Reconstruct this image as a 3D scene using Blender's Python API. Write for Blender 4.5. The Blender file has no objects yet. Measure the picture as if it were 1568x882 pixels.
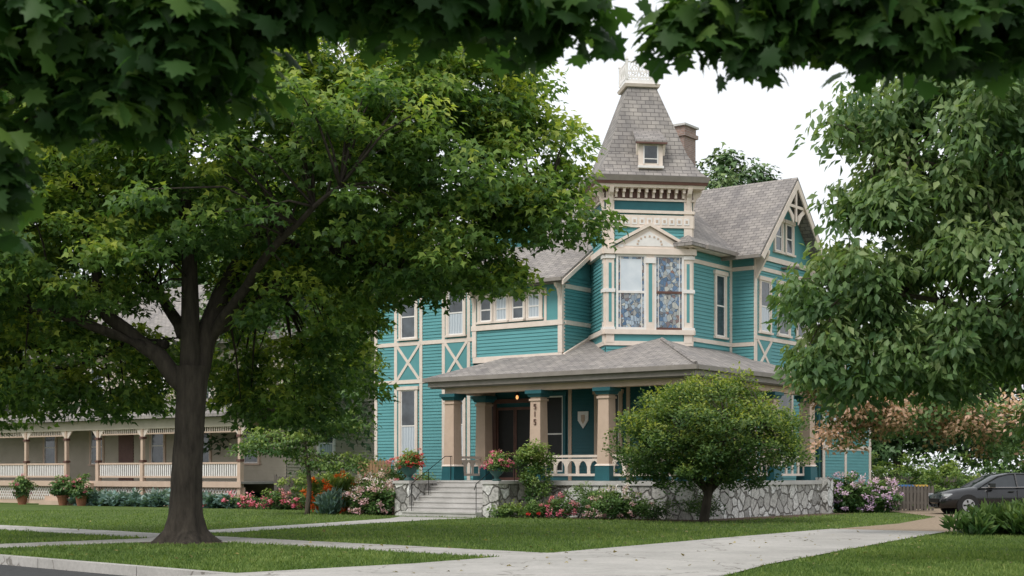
import bpy, math, random
import numpy as np
from mathutils import Vector
R=random.Random(7); rng=np.random.default_rng(7)
scene=bpy.context.scene
col=scene.collection
# ------------------------------------------------------------------ materials
def nt_new(name):
    m=bpy.data.materials.new(name); m.use_nodes=True
    nt=m.node_tree; nt.nodes.clear()
    out=nt.nodes.new('ShaderNodeOutputMaterial'); bs=nt.nodes.new('ShaderNodeBsdfPrincipled')
    nt.links.new(bs.outputs[0],out.inputs[0])
    return m,nt,bs,out
def ramp(nt,fac,stops):
    r=nt.nodes.new('ShaderNodeValToRGB')
    while len(r.color_ramp.elements)<len(stops): r.color_ramp.elements.new(.5)
    for e,(p,c) in zip(r.color_ramp.elements,stops):
        e.position=p; e.color=(c[0],c[1],c[2],1)
    nt.links.new(fac,r.inputs[0]); return r.outputs[0]
def coord(nt,kind,scale=(1,1,1)):
    tc=nt.nodes.new('ShaderNodeTexCoord'); mp=nt.nodes.new('ShaderNodeMapping')
    mp.inputs['Scale'].default_value=scale
    nt.links.new(tc.outputs[kind],mp.inputs[0]); return mp.outputs[0]
def noise(nt,vec,scale,detail=4,rough=.6):
    n=nt.nodes.new('ShaderNodeTexNoise'); n.inputs['Scale'].default_value=scale
    n.inputs['Detail'].default_value=detail; n.inputs['Roughness'].default_value=rough
    nt.links.new(vec,n.inputs['Vector']); return n.outputs[0]
def bump(nt,bs,h,strength=.3,dist=.02):
    b=nt.nodes.new('ShaderNodeBump'); b.inputs['Strength'].default_value=strength; b.inputs['Distance'].default_value=dist
    nt.links.new(h,b.inputs['Height']); nt.links.new(b.outputs[0],bs.inputs['Normal'])
def mixc(nt,fac,a,b,mode='MIX'):
    m=nt.nodes.new('ShaderNodeMix'); m.data_type='RGBA'; m.blend_type=mode
    if isinstance(fac,(int,float)): m.inputs[0].default_value=fac
    else: nt.links.new(fac,m.inputs[0])
    for k,s in ((6,a),(7,b)):
        if isinstance(s,tuple): m.inputs[k].default_value=(s[0],s[1],s[2],1)
        else: nt.links.new(s,m.inputs[k])
    return m.outputs[2]
def mk(name,c1,c2=None,scale=3,rough=.7,bs_=0,bscale=40,metal=0,stretch=(1,1,1),kind='Object',spec=.3,coat=0):
    m,nt,bs,out=nt_new(name)
    c2=c2 or tuple(x*.8 for x in c1)
    v=coord(nt,kind,stretch)
    n=noise(nt,v,scale,6,.65)
    nt.links.new(ramp(nt,n,[(.3,c2),(.7,c1)]),bs.inputs['Base Color'])
    bs.inputs['Roughness'].default_value=rough; bs.inputs['Metallic'].default_value=metal
    bs.inputs['Specular IOR Level'].default_value=spec; bs.inputs['Coat Weight'].default_value=coat
    if bs_>0: bump(nt,bs,noise(nt,v,bscale,5),bs_,.02)
    return m
def walk_mat(name,c1,c2):
    m,nt,bs,out=nt_new(name); v=coord(nt,'Object')
    n1=noise(nt,v,.5,6,.65); n2=noise(nt,v,14,6,.7)
    c=mixc(nt,1,ramp(nt,n1,[(.32,c2),(.66,c1)]),ramp(nt,n2,[(.3,(.8,.8,.8)),(.7,(1.06,1.06,1.06))]),'MULTIPLY')
    nz=nt.nodes.new('ShaderNodeTexNoise'); nz.inputs['Scale'].default_value=1.2; nz.inputs['Detail'].default_value=6; nt.links.new(v,nz.inputs['Vector'])
    vm=nt.nodes.new('ShaderNodeVectorMath'); vm.operation='MULTIPLY_ADD'; nt.links.new(nz.outputs[1],vm.inputs[0]); vm.inputs[1].default_value=(1.2,1.2,1.2); nt.links.new(v,vm.inputs[2])
    e=nt.nodes.new('ShaderNodeTexVoronoi'); e.feature='DISTANCE_TO_EDGE'; e.inputs['Scale'].default_value=.33; nt.links.new(vm.outputs[0],e.inputs['Vector'])
    cr=ramp(nt,e.outputs['Distance'],[(.002,(.45,.43,.4)),(.008,(1,1,1))])
    nt.links.new(mixc(nt,1,c,cr,'MULTIPLY'),bs.inputs['Base Color']); bs.inputs['Roughness'].default_value=.9
    bump(nt,bs,n2,.25,.02); return m
def shingle(name,ca,cb,cm,sx=1.0,row=.16,bw=.3):
    m,nt,bs,out=nt_new(name)
    v=coord(nt,'UV')
    b=nt.nodes.new('ShaderNodeTexBrick'); nt.links.new(v,b.inputs['Vector'])
    b.inputs['Scale'].default_value=1; b.inputs['Brick Width'].default_value=bw; b.inputs['Row Height'].default_value=row
    b.inputs['Mortar Size'].default_value=.012; b.inputs['Mortar Smooth'].default_value=.3
    b.inputs['Color1'].default_value=(*ca,1); b.inputs['Color2'].default_value=(*cb,1); b.inputs['Mortar'].default_value=(*cm,1)
    n=noise(nt,v,1.1,6,.7)
    c=mixc(nt,1,b.outputs[0],ramp(nt,n,[(.3,(.72,.72,.74)),(.7,(1.12,1.1,1.06))]),'MULTIPLY')
    st_=noise(nt,coord(nt,'UV',(2.2,.25,1)),1.0,5,.6)
    c=mixc(nt,1,c,ramp(nt,st_,[(.35,(.82,.82,.83)),(.6,(1.03,1.03,1.02))]),'MULTIPLY')
    nt.links.new(c,bs.inputs['Base Color']); bs.inputs['Roughness'].default_value=.85
    inv=nt.nodes.new('ShaderNodeMath'); inv.operation='SUBTRACT'; inv.inputs[0].default_value=1; nt.links.new(b.outputs[1],inv.inputs[1])
    bump(nt,bs,inv.outputs[0],.6,.02)
    return m
def stone_mat(name):
    m,nt,bs,out=nt_new(name); v=coord(nt,'Object')
    nz=nt.nodes.new('ShaderNodeTexNoise'); nz.inputs['Scale'].default_value=2.5; nt.links.new(v,nz.inputs['Vector'])
    vm=nt.nodes.new('ShaderNodeVectorMath'); vm.operation='MULTIPLY_ADD'; nt.links.new(nz.outputs[1],vm.inputs[0]); vm.inputs[1].default_value=(.3,.3,.3); nt.links.new(v,vm.inputs[2])
    a=nt.nodes.new('ShaderNodeTexVoronoi'); a.inputs['Scale'].default_value=2.3; nt.links.new(vm.outputs[0],a.inputs['Vector'])
    e=nt.nodes.new('ShaderNodeTexVoronoi'); e.feature='DISTANCE_TO_EDGE'; e.inputs['Scale'].default_value=2.3; nt.links.new(vm.outputs[0],e.inputs['Vector'])
    sep=nt.nodes.new('ShaderNodeSeparateColor'); nt.links.new(a.outputs['Color'],sep.inputs[0])
    sc=ramp(nt,sep.outputs[0],[(0,(.3,.29,.275)),(.3,(.52,.5,.47)),(.65,(.7,.68,.65)),(1,(.8,.79,.77))])
    n=noise(nt,v,9,6,.7)
    sc=mixc(nt,1,sc,ramp(nt,n,[(.35,(.55,.55,.55)),(.6,(1.05,1.05,1.05))]),'MULTIPLY')
    ed=ramp(nt,e.outputs['Distance'],[(.02,(0,0,0)),(.07,(1,1,1))])
    nt.links.new(mixc(nt,ed,(.17,.16,.145),sc),bs.inputs['Base Color']); bs.inputs['Roughness'].default_value=.9
    h=nt.nodes.new('ShaderNodeMath'); h.operation='MULTIPLY_ADD'; nt.links.new(n,h.inputs[0]); h.inputs[1].default_value=.6; 
    nt.links.new(ed,h.inputs[2]); bump(nt,bs,h.outputs[0],.9,.07)
    return m
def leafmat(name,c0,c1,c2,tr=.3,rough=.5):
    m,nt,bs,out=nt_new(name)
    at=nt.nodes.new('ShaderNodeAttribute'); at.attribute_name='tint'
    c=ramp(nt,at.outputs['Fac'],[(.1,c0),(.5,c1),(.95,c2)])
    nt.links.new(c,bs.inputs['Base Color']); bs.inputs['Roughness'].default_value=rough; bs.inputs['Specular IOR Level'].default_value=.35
    if tr>0:
        t=nt.nodes.new('ShaderNodeBsdfTranslucent'); nt.links.new(mixc(nt,1,c,(1.4,1.45,.7),'MULTIPLY'),t.inputs[0])
        mx=nt.nodes.new('ShaderNodeMixShader'); mx.inputs[0].default_value=tr
        nt.links.new(bs.outputs[0],mx.inputs[1]); nt.links.new(t.outputs[0],mx.inputs[2]); nt.links.new(mx.outputs[0],out.inputs[0])
    return m
def glass_mat(name,c1,c2,folds=0):
    m,nt,bs,out=nt_new(name); v=coord(nt,'UV')
    if folds:
        w=nt.nodes.new('ShaderNodeTexWave'); w.inputs['Scale'].default_value=folds; w.inputs['Distortion'].default_value=2.5; w.inputs['Detail'].default_value=3; nt.links.new(v,w.inputs['Vector'])
        f=w.outputs[1]
    else: f=noise(nt,v,1.6,3)
    nt.links.new(ramp(nt,f,[(.3,c1),(.75,c2)]),bs.inputs['Base Color'])
    bs.inputs['Roughness'].default_value=.08; bs.inputs['Specular IOR Level'].default_value=.8
    bump(nt,bs,noise(nt,v,1.5,2),.08,.05)
    return m
def stained(name):
    m,nt,bs,out=nt_new(name); v=coord(nt,'UV',(1,.8,1))
    a=nt.nodes.new('ShaderNodeTexVoronoi'); a.inputs['Scale'].default_value=9; nt.links.new(v,a.inputs['Vector'])
    e=nt.nodes.new('ShaderNodeTexVoronoi'); e.feature='DISTANCE_TO_EDGE'; e.inputs['Scale'].default_value=9; nt.links.new(v,e.inputs['Vector'])
    sep=nt.nodes.new('ShaderNodeSeparateColor'); nt.links.new(a.outputs['Color'],sep.inputs[0])
    c=ramp(nt,sep.outputs[1],[(0,(.03,.1,.2)),(.2,(.1,.18,.3)),(.4,(.4,.48,.55)),(.55,(.06,.1,.15)),(.75,(.5,.5,.45)),(.9,(.1,.1,.12)),(1,(.26,.12,.08))])
    ed=ramp(nt,e.outputs['Distance'],[(.015,(0,0,0)),(.05,(1,1,1))])
    nt.links.new(mixc(nt,ed,(.03,.03,.03),c),bs.inputs['Base Color']); bs.inputs['Roughness'].default_value=.12; bs.inputs['Specular IOR Level'].default_value=.8
    return m
M={
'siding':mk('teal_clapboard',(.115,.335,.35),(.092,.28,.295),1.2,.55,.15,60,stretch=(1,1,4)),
'core':mk('teal_dark',(.03,.11,.115)),
'panel':mk('teal_panel',(.11,.32,.335),(.092,.27,.285),2,.55),
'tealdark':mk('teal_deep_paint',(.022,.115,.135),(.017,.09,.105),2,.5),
'trim':mk('cream_trim',(.79,.68,.6),(.66,.565,.49),3,.6,.08,50),
'tan':mk('tan_paint',(.57,.43,.335),(.49,.365,.28),3,.6,.08,50),
'white':mk('white_paint',(.82,.79,.76),(.7,.67,.65),4,.6,.05,50),
'brown':mk('brown_paint',(.15,.075,.06),(.1,.05,.04),4,.5),
'roof':shingle('roof_shingles',(.37,.34,.32),(.26,.24,.23),(.13,.12,.115)),
'gutter':mk('gutter_metal',(.28,.25,.225),(.21,.185,.165),3,.5),
'stone':stone_mat('fieldstone'),
'conc':mk('concrete',(.54,.52,.5),(.4,.385,.365),1.6,.9,.2,50),
'walk':walk_mat('sidewalk_concrete',(.49,.465,.435),(.35,.335,.31)),
'deck':mk('deck_paint',(.33,.31,.29),(.25,.23,.22),3,.7),
'ceil':mk('porch_ceiling_paint',(.2,.18,.155)),
'glass':glass_mat('window_glass',(.02,.025,.03),(.09,.11,.13)),
'curtain':glass_mat('curtained_glass',(.36,.41,.46),(.5,.55,.59),2.4),
'pale':glass_mat('storm_glass',(.5,.56,.62),(.66,.7,.74)),
'stained':stained('stained_glass'),
'screen':mk('dark_screen',(.018,.018,.018),(.012,.012,.012),5,.5),
'brick':shingle('chimney_brick',(.36,.24,.2),(.28,.18,.15),(.35,.32,.3),row=.075,bw=.22),
'iron':mk('black_iron',(.02,.02,.02),None,5,.4,metal=.6),
'terracotta':mk('terracotta',(.3,.13,.07),(.22,.1,.06),6,.8),
'urn':mk('urn_paint',(.05,.14,.13),(.04,.1,.1),6,.5),
'bark':mk('bark',(.07,.058,.046),(.024,.02,.016),9,.95,1.0,14,stretch=(1,1,.22)),
'bark2':mk('bark_grey',(.14,.115,.09),(.07,.055,.045),7,.95,.7,16,stretch=(1,1,.3)),
'mulch':mk('mulch',(.14,.09,.06),(.06,.04,.028),12,.95,.6,40),
'gravel':mk('gravel',(.36,.28,.2),(.19,.14,.095),14,.95,.5,50),
'asphalt':mk('asphalt',(.07,.07,.072),(.045,.045,.047),8,.9,.3,120),
'wood':mk('weathered_wood',(.16,.14,.12),(.09,.08,.07),5,.85,.4,30,stretch=(4,4,.4)),
'woodtan':mk('cedar_wood',(.36,.22,.12),(.25,.15,.08),5,.8,.3,30,stretch=(4,4,.4)),
'cream2':mk('cream_siding',(.46,.41,.33),(.38,.34,.27),1.5,.7),
'black':mk('black_car_paint',(.009,.01,.012),(.007,.007,.009),2,.22,spec=.5,coat=.35),
'silver':mk('silver_car_paint',(.42,.45,.5),(.4,.43,.48),2,.25,metal=.3,spec=.6,coat=1),
'carglass':mk('car_window',(.03,.035,.04),(.016,.02,.023),2,.06,spec=.7),
'tyre':mk('tyre_rubber',(.02,.02,.02),None,5,.8),
'rim':mk('alloy_rim',(.5,.5,.52),(.4,.4,.42),5,.3,metal=.8),
'lamp':mk('headlamp_lens',(.6,.62,.65),(.4,.42,.45),9,.1,spec=.8),
'redlamp':mk('tail_lamp',(.35,.02,.015),None,9,.2),
'bluelid':mk('blue_plastic',(.03,.1,.25),None,5,.5),
'yellowlid':mk('yellow_plastic',(.4,.25,.04),None,5,.5),
'greyplastic':mk('grey_plastic',(.07,.06,.05),None,5,.5),
}
m,nt,bs,out=nt_new('warm_bulb'); bs.inputs['Emission Color'].default_value=(1,.42,.12,1); bs.inputs['Emission Strength'].default_value=1.2; M['bulb']=m
m,nt,bs,out=nt_new('lawn'); v=coord(nt,'Object')
n1=noise(nt,v,.3,5,.65); n2=noise(nt,v,9,6,.75); n3=noise(nt,v,1.4,5,.7)
c=mixc(nt,.55,ramp(nt,n1,[(.35,(.07,.12,.03)),(.65,(.13,.185,.05))]),ramp(nt,n2,[(.3,(.04,.07,.02)),(.7,(.15,.2,.06))]))
c=mixc(nt,ramp(nt,n3,[(.58,(0,0,0)),(.75,(.4,.4,.4))]),c,(.14,.13,.06))
nt.links.new(c,bs.inputs['Base Color']); bs.inputs['Roughness'].default_value=.95; bs.inputs['Specular IOR Level'].default_value=.1
bump(nt,bs,noise(nt,v,30,5,.7),.8,.05); M['lawn']=m
L={
'maple':leafmat('maple_leaves',(.055,.12,.033),(.155,.26,.06),(.47,.52,.09),.45),
'near':leafmat('near_maple_leaves',(.035,.09,.026),(.075,.16,.04),(.16,.26,.06),.5),
'right':leafmat('ash_leaves',(.06,.125,.046),(.15,.24,.09),(.28,.35,.15),.42),
'bush':leafmat('bush_leaves',(.038,.09,.026),(.12,.195,.05),(.4,.43,.07),.35),
'far':leafmat('far_leaves',(.045,.095,.036),(.1,.175,.06),(.2,.27,.09),0),
'pink':leafmat('pinkish_leaves',(.26,.19,.11),(.6,.37,.28),(.78,.56,.46),.3),
'light':leafmat('light_leaves',(.06,.13,.04),(.17,.26,.07),(.35,.42,.11),.3),
'shrub':leafmat('shrub_leaves',(.035,.09,.024),(.1,.185,.05),(.21,.3,.08),.2),
'hosta':leafmat('hosta_leaves',(.07,.13,.11),(.16,.26,.23),(.32,.4,.36),.2),
'grass':leafmat('grass_blades',(.06,.115,.024),(.14,.215,.052),(.28,.34,.11),.35,.7),
'dry':leafmat('dry_leaves',(.12,.1,.04),(.25,.2,.07),(.4,.32,.12),.2),
'white':leafmat('white_pink_petals',(.6,.32,.38),(.78,.52,.55),(.85,.78,.76),.2,.8),
'pinkf':leafmat('pink_petals',(.5,.07,.16),(.75,.18,.28),(.85,.4,.45),.2,.8),
'redf':leafmat('red_petals',(.5,.02,.03),(.75,.06,.06),(.8,.2,.13),.2,.8),
'orangef':leafmat('orange_petals',(.7,.08,.015),(.85,.16,.03),(.9,.3,.06),.2,.8),
'purplef':leafmat('purple_petals',(.4,.28,.5),(.6,.42,.62),(.8,.62,.7),.2,.8),
}
# ------------------------------------------------------------------ mesh building
def frame(ox,oy,deg=0,oz=0):
    c,s=math.cos(math.radians(deg)),math.sin(math.radians(deg))
    return lambda x,y,z:(ox+c*x-s*y, oy+s*x+c*y, z+oz)
I0=frame(0,0,0)
class Obj:
    def __init__(s): s.p={}
    def add(s,part,mat,vs,fs):
        k=(part,mat); 
        if k not in s.p: s.p[k]=([],[])
        V,F=s.p[k]; o=len(V); V.extend(vs); F.extend([tuple(i+o for i in f) for f in fs])
    def box(s,part,mat,f,x0,x1,y0,y1,z0,z1):
        vs=[f(x,y,z) for z in (z0,z1) for x,y in ((x0,y0),(x1,y0),(x1,y1),(x0,y1))]
        s.add(part,mat,vs,[(3,2,1,0),(4,5,6,7),(0,1,5,4),(1,2,6,5),(2,3,7,6),(3,0,4,7)])
    def taper(s,part,mat,f,cx,cy,z0,z1,h0,h1,g0=None,g1=None):
        g0=g0 or h0; g1=g1 or h1
        vs=[f(cx+a*h,cy+b*g,z) for z,h,g in ((z0,h0,g0),(z1,h1,g1)) for a,b in ((-1,-1),(1,-1),(1,1),(-1,1))]
        s.add(part,mat,vs,[(3,2,1,0),(4,5,6,7),(0,1,5,4),(1,2,6,5),(2,3,7,6),(3,0,4,7)])
    def extr(s,part,mat,f,poly,y0,y1):
        n=len(poly)
        vs=[f(x,y0,z) for x,z in poly]+[f(x,y1,z) for x,z in poly]
        s.add(part,mat,vs,[tuple(range(n)),tuple(range(2*n-1,n-1,-1))]+[(i,(i+1)%n,n+(i+1)%n,n+i)[::-1] for i in range(n)])
    def slab(s,part,mat,f,pts,th):
        n=len(pts)
        vs=[f(*p) for p in pts]+[f(p[0],p[1],p[2]-th) for p in pts]
        s.add(part,mat,vs,[tuple(range(n)),tuple(range(2*n-1,n-1,-1))]+[(i,n+i,n+(i+1)%n,(i+1)%n) for i in range(n)])
    def clap(s,f,x0,x1,z0,z1,c=.125,l=.03,part='siding',mat='siding'):
        vs=[];fs=[];z=z0
        while z<z1-.01:
            zt=min(z+c,z1); o=len(vs)
            vs+=[f(x0,-l,z),f(x1,-l,z),f(x1,-.004,zt),f(x0,-.004,zt),f(x0,.0,z),f(x1,.0,z)]
            fs+=[(o,o+1,o+2,o+3),(o,o+4,o+5,o+1)]
            z=zt
        s.add(part,mat,vs,fs)
    def tube(s,part,mat,pts,rad,n=8,f=None):
        pts=[np.array(p,float) for p in pts]; vs=[];fs=[]
        for i,p in enumerate(pts):
            d=pts[min(i+1,len(pts)-1)]-pts[max(i-1,0)]; d/=np.linalg.norm(d)+1e-9
            r=np.array([1,0,0]) if abs(d[0])<.9 else np.array([0,1,0])
            a=np.cross(d,r); a/=np.linalg.norm(a); b=np.cross(d,a)
            for k in range(n):
                t=2*math.pi*k/n; q=p+rad[i]*(math.cos(t)*a+math.sin(t)*b)
                vs.append(f(*q) if f else tuple(q))
        for i in range(len(pts)-1):
            for k in range(n):
                fs.append((i*n+k,i*n+(k+1)%n,(i+1)*n+(k+1)%n,(i+1)*n+k))
        fs.append(tuple(range(n))[::-1]); fs.append(tuple((len(pts)-1)*n+k for k in range(n)))
        s.add(part,mat,vs,fs)
    def lathe(s,part,mat,f,cx,cy,prof,n=14):
        vs=[f(cx+r*math.cos(2*math.pi*k/n),cy+r*math.sin(2*math.pi*k/n),z) for r,z in prof for k in range(n)]
        fs=[(i*n+k,i*n+(k+1)%n,(i+1)*n+(k+1)%n,(i+1)*n+k) for i in range(len(prof)-1) for k in range(n)]
        fs.append(tuple(range(n))[::-1]); fs.append(tuple((len(prof)-1)*n+k for k in range(n)))
        s.add(part,mat,vs,fs)
    def build(s,name,loc=(0,0,0),rz=0,smooth=()):
        e=bpy.data.objects.new(name,None); col.objects.link(e); e.location=loc; e.rotation_euler=(0,0,rz)
        for (part,mat),(V,F) in s.p.items():
            me=bpy.data.meshes.new(part); me.from_pydata([tuple(map(float,v)) for v in V],[],F)
            uv=me.uv_layers.new(name='UVMap')
            Vn=np.array(V,float)
            uvs=np.zeros((len(me.loops),2)); 
            for p in me.polygons:
                nx,ny,nz=p.normal
                if abs(nz)>.99 or (nx==0 and ny==0): t=np.array([1,0,0]); q=np.array([0,1,0])
                else:
                    t=np.array([-ny,nx,0]); t/=np.linalg.norm(t); q=np.cross(np.array([nx,ny,nz]),t)
                for li in p.loop_indices:
                    w=Vn[me.loops[li].vertex_index]; uvs[li]=(w@t,w@q)
            uv.data.foreach_set('uv',uvs.ravel())
            me.materials.append(M[mat])
            if part in smooth: me.shade_smooth()
            o=bpy.data.objects.new(part,me); col.objects.link(o); o.parent=e
        return e
# ------------------------------------------------------------------ leaves
T_kite=(np.array([(0,0,0),(.42,.3,.05),(1,0,-.1),(.42,-.3,.05)]),[(0,3,2),(0,2,1)])
T_slim=(np.array([(0,0,0),(.4,.16,.04),(1,0,-.18),(.4,-.16,.04)]),[(0,3,2),(0,2,1)])
T_ash=(np.array([(0,0,0),(.45,.25,.05),(1,0,-.16),(.45,-.25,.05)]),[(0,3,2),(0,2,1)])
T_lobe=(np.array([(0,0,0),(.3,-.52,-.03),(.45,-.2,.05),(1,0,-.12),(.45,.2,.05),(.3,.52,-.03)]),[(0,1,2),(0,2,3),(0,3,4),(0,4,5)])
_m=[(0,0),(-.05,.28),(.12,.25),(.14,.58),(.3,.42),(.5,.62),(.52,.3),(.72,.3),(.74,.14),(1,0),(.74,-.14),(.72,-.3),(.52,-.3),(.5,-.62),(.3,-.42),(.14,-.58),(.12,-.25),(-.05,-.28)]
T_maple=(np.array([(x,y,-.25*y*y-.12*x*x) for x,y in _m]+[(.35,0,.03)]),[(18,i,(i+1)%18) for i in range(18)])
T_blade=(np.array([(0,.13,0),(1,0,0),(0,-.13,0)]),[(0,1,2)])
def nrmz(a): return a/(np.linalg.norm(a,axis=1,keepdims=True)+1e-9)
def leafmesh(name,pos,axis,nrm,size,tint,T,mat,parent):
    tv,tf=T; n=len(pos); k=len(tv)
    axis=nrmz(axis); nrm=nrm-(nrm*axis).sum(1,keepdims=True)*axis; nrm=nrmz(nrm); side=np.cross(nrm,axis)
    V=pos[:,None,:]+size[:,None,None]*(tv[None,:,0:1]*axis[:,None,:]+tv[None,:,1:2]*side[:,None,:]+tv[None,:,2:3]*nrm[:,None,:])
    F=np.array(tf); Fa=(F[None]+(np.arange(n)*k)[:,None,None]).reshape(-1)
    me=bpy.data.meshes.new(name); me.vertices.add(n*k); me.vertices.foreach_set('co',V.reshape(-1).astype(np.float32))
    nf=n*len(tf); me.loops.add(nf*3); me.loops.foreach_set('vertex_index',Fa.astype(np.int32))
    me.polygons.add(nf); me.polygons.foreach_set('loop_start',(np.arange(nf)*3).astype(np.int32))
    me.update(calc_edges=True)
    at=me.attributes.new('tint','FLOAT','POINT'); at.data.foreach_set('value',np.repeat(np.clip(tint,0,1),k).astype(np.float32))
    me.materials.append(L[mat]); o=bpy.data.objects.new(name,me); col.objects.link(o); o.parent=parent
    return o
def rdir(n):
    return nrmz(rng.normal(size=(n,3)))
def clumps(ells,n,shell=.6,zmin=.15):
    E=np.array(ells,float); w=(E[:,3]*E[:,4]+E[:,3]*E[:,5]+E[:,4]*E[:,5]); w/=w.sum()
    k=rng.choice(len(E),n,p=w); d=rdir(n)
    r=shell+(1-shell)*rng.random(n)**.6
    lump=1+.15*np.sin(d[:,0]*6+k)*np.cos(d[:,1]*5+2*k)+.12*np.sin(d[:,2]*8+k*1.7)
    c=E[k,:3]+d*E[k,3:6]*(r*lump)[:,None]; c[:,2]=np.maximum(c[:,2],zmin)
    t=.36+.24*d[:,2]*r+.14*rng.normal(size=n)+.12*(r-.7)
    return c,d,t,k
def foliage(name,ells,n,per,rc,size,T,mat,parent,shell=.6,flat=.5,droop=.35,tj=.12,zmin=.15,ax=-.35,cl=None,toff=0.):
    c,d,t,k=cl if cl is not None else clumps(ells,n,shell,zmin)
    n=len(c)
    rcs=rc*(.6+.8*rng.random(n))
    N=n*per; ci=np.repeat(np.arange(n),per)
    q=rdir(N)*(rng.random(N)**.45)[:,None]
    rr=(q[:,0]**2+q[:,1]**2)
    pos=c[ci]+np.stack([q[:,0],q[:,1],q[:,2]*flat-droop*rr],1)*rcs[ci][:,None]
    pos[:,2]=np.maximum(pos[:,2],zmin*.5)
    axis=np.stack([q[:,0],q[:,1],np.full(N,ax)],1)+.45*rng.normal(size=(N,3))
    nrm=np.array([0,0,1.])+.55*d[ci]+.45*rng.normal(size=(N,3))
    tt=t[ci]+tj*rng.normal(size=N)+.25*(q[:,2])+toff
    sz=size*(.65+.6*rng.random(N))
    return leafmesh(name,pos,axis,nrm,sz,tt,T,mat,parent)
def twigs(o,c,ells,k,n,r=.02,mat='bark',src=None):
    E=np.array(ells)
    for i in rng.choice(len(c),min(n,len(c)),replace=False):
        a=E[k[i],:3] if src is None else src[np.argmin(((src-c[i])**2).sum(1))]
        b=c[i]; mid=(a+b)/2+np.array([0,0,.12*np.linalg.norm(b-a)])
        o.tube('twigs',mat,[a,mid,b],[r*1.8,r*1.2,r*.4],4)
# ------------------------------------------------------------------ victorian house
HX,HY,HA=5.68,44.0,-36.87
H=Obj()
def hb(f,x0,x1,z0,z1,pr=.05,mat='trim',part='trim_boards'): H.box(part,mat,f,x0,x1,-pr,.0,z0,z1)
def vb(f,x,z0,z1,w=.15,pr=.045,mat='trim'): H.box('corner_boards',mat,f,x-w/2,x+w/2,-pr,.0,z0,z1)
def window(O,f,xc,z0,z1,w,glass='glass',tm='trim',mul=False,y=0):
    O.box('window_glass_'+glass,glass,f,xc-w/2,xc+w/2,y-.036,y+.02,z0,z1)
    O.box('window_casings',tm,f,xc-w/2-.12,xc-w/2,y-.08,y,z0,z1)
    O.box('window_casings',tm,f,xc+w/2,xc+w/2+.12,y-.08,y,z0,z1)
    O.box('window_casings',tm,f,xc-w/2-.17,xc+w/2+.17,y-.11,y,z1,z1+.14)
    O.box('window_casings',tm,f,xc-w/2-.16,xc+w/2+.16,y-.13,y,z0-.07,z0)
    zm=(z0+z1)/2
    if glass=='curtain' and z1-z0>1.4: O.box('window_glass_lower','glass',f,xc-w/2+.045,xc+w/2-.045,y-.04,y-.037,zm,z1-.05)
    for a,b in ((-w/2,-w/2+.045),(w/2-.045,w/2)): O.box('window_sashes','white',f,xc+a,xc+b,y-.056,y-.03,z0,z1)
    for a,b in ((z0,z0+.06),(zm-.025,zm+.025),(z1-.05,z1)): O.box('window_sashes','white',f,xc-w/2+.045,xc+w/2-.045,y-.054,y-.03,a,b)
def xbrace(f,x0,x1,z0,z1):
    H.box('panels','panel',f,x0,x1,-.034,.0,z0,z1)
    dx,dz=x1-x0,z1-z0; w=.055
    L_=math.hypot(dx,dz); nx,nz=-dz/L_*w,dx/L_*w
    H.extr('braces','trim',f,[(x0-nx,z0-nz),(x1-nx,z1-nz),(x1+nx,z1+nz),(x0+nx,z0+nz)],-.062,-.034)
    H.extr('braces','trim',f,[(x0-nx,z1+nz),(x0+nx,z1-nz),(x1+nx,z0-nz),(x1-nx,z0+nz)],-.059,-.034)
H.box('light_block_core','core',I0,-16.95,-2.65,4.05,13.9,.0,9.25)  # solid boxes added behind the siding to block light inside the house
H.box('light_block_core','core',I0,-10.3,-2.66,2.85,4.2,.0,5.1)
H.box('light_block_core','core',I0,-10.3,-6.45,2.05,4.2,5.0,8.25)
H.box('light_block_core','core',I0,-2.9,-1.75,7.25,11.75,.0,9.3)
H.box('light_block_core','core',I0,-8,-2.25,13.8,18.7,.0,6.6)
fA=frame(0,4,0)
H.clap(fA,-17,-10.3,.75,9.15)
hb(fA,-17,-10.3,.0,.75,.03,'stone','foundation')
hb(fA,-17,-10.3,.75,.95,.055)
for a in (-16.93,-15.87,-14.55,-13.4,-12.15): vb(fA,a,.95,9.15)
for z in (5.0,6.5,8.75): hb(fA,-17.0,-10.3,z,z+.15,.055)
for a0,a1 in ((-15.79,-14.63),(-13.32,-12.23)): xbrace(fA,a0,a1,5.15,6.5)
for xc in (-15.2,-12.77):
    window(H,fA,xc,1.9,4.75,.74,'curtain'); window(H,fA,xc,6.78,8.5,.74,'glass' if xc<-13 else 'curtain')
fL=frame(-17,14,-90); H.clap(fL,0,10,.75,9.15); vb(fL,9.9,.75,9.15)
fBk=frame(-2.6,14,180); H.clap(fBk,0,14.4,.75,9.15)
# wing
fW=frame(0,2.0,0)
hb(fW,-10.35,-6.4,5.45,5.66,.06)
H.clap(fW,-10.35,-6.4,5.66,6.62)
hb(fW,-10.4,-6.35,6.62,6.8,.09)
hb(fW,-10.35,-6.4,6.8,7.95,.02,'panel','panels')
hb(fW,-10.35,-6.4,7.95,8.2,.055,'panel','panels')
for a in (-10.28,-6.47): H.box('corner_boards','trim',fW,a-.09,a+.09,-.07,.12,5.66,8.15)
for xc,g in ((-9.75,'glass'),(-9.05,'curtain'),(-8.3,'glass'),(-7.6,'curtain')):
    window(H,fW,xc,6.92,7.78,.5,g)
H.box('corner_boards','trim',fW,-7.16,-7.06,-.05,0,6.8,7.95)
for a in (-10.28,-6.47):
    H.extr('brackets','trim',frame(a,2.0,90),[(-.07,7.3),(-.07,8.1),(-.42,8.1),(-.34,7.95),(-.2,7.85),(-.13,7.6)],-.05,.05)
fWs=frame(-6.4,0,90)
H.clap(fWs,2.05,4.0,5.3,8.35)
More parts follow.
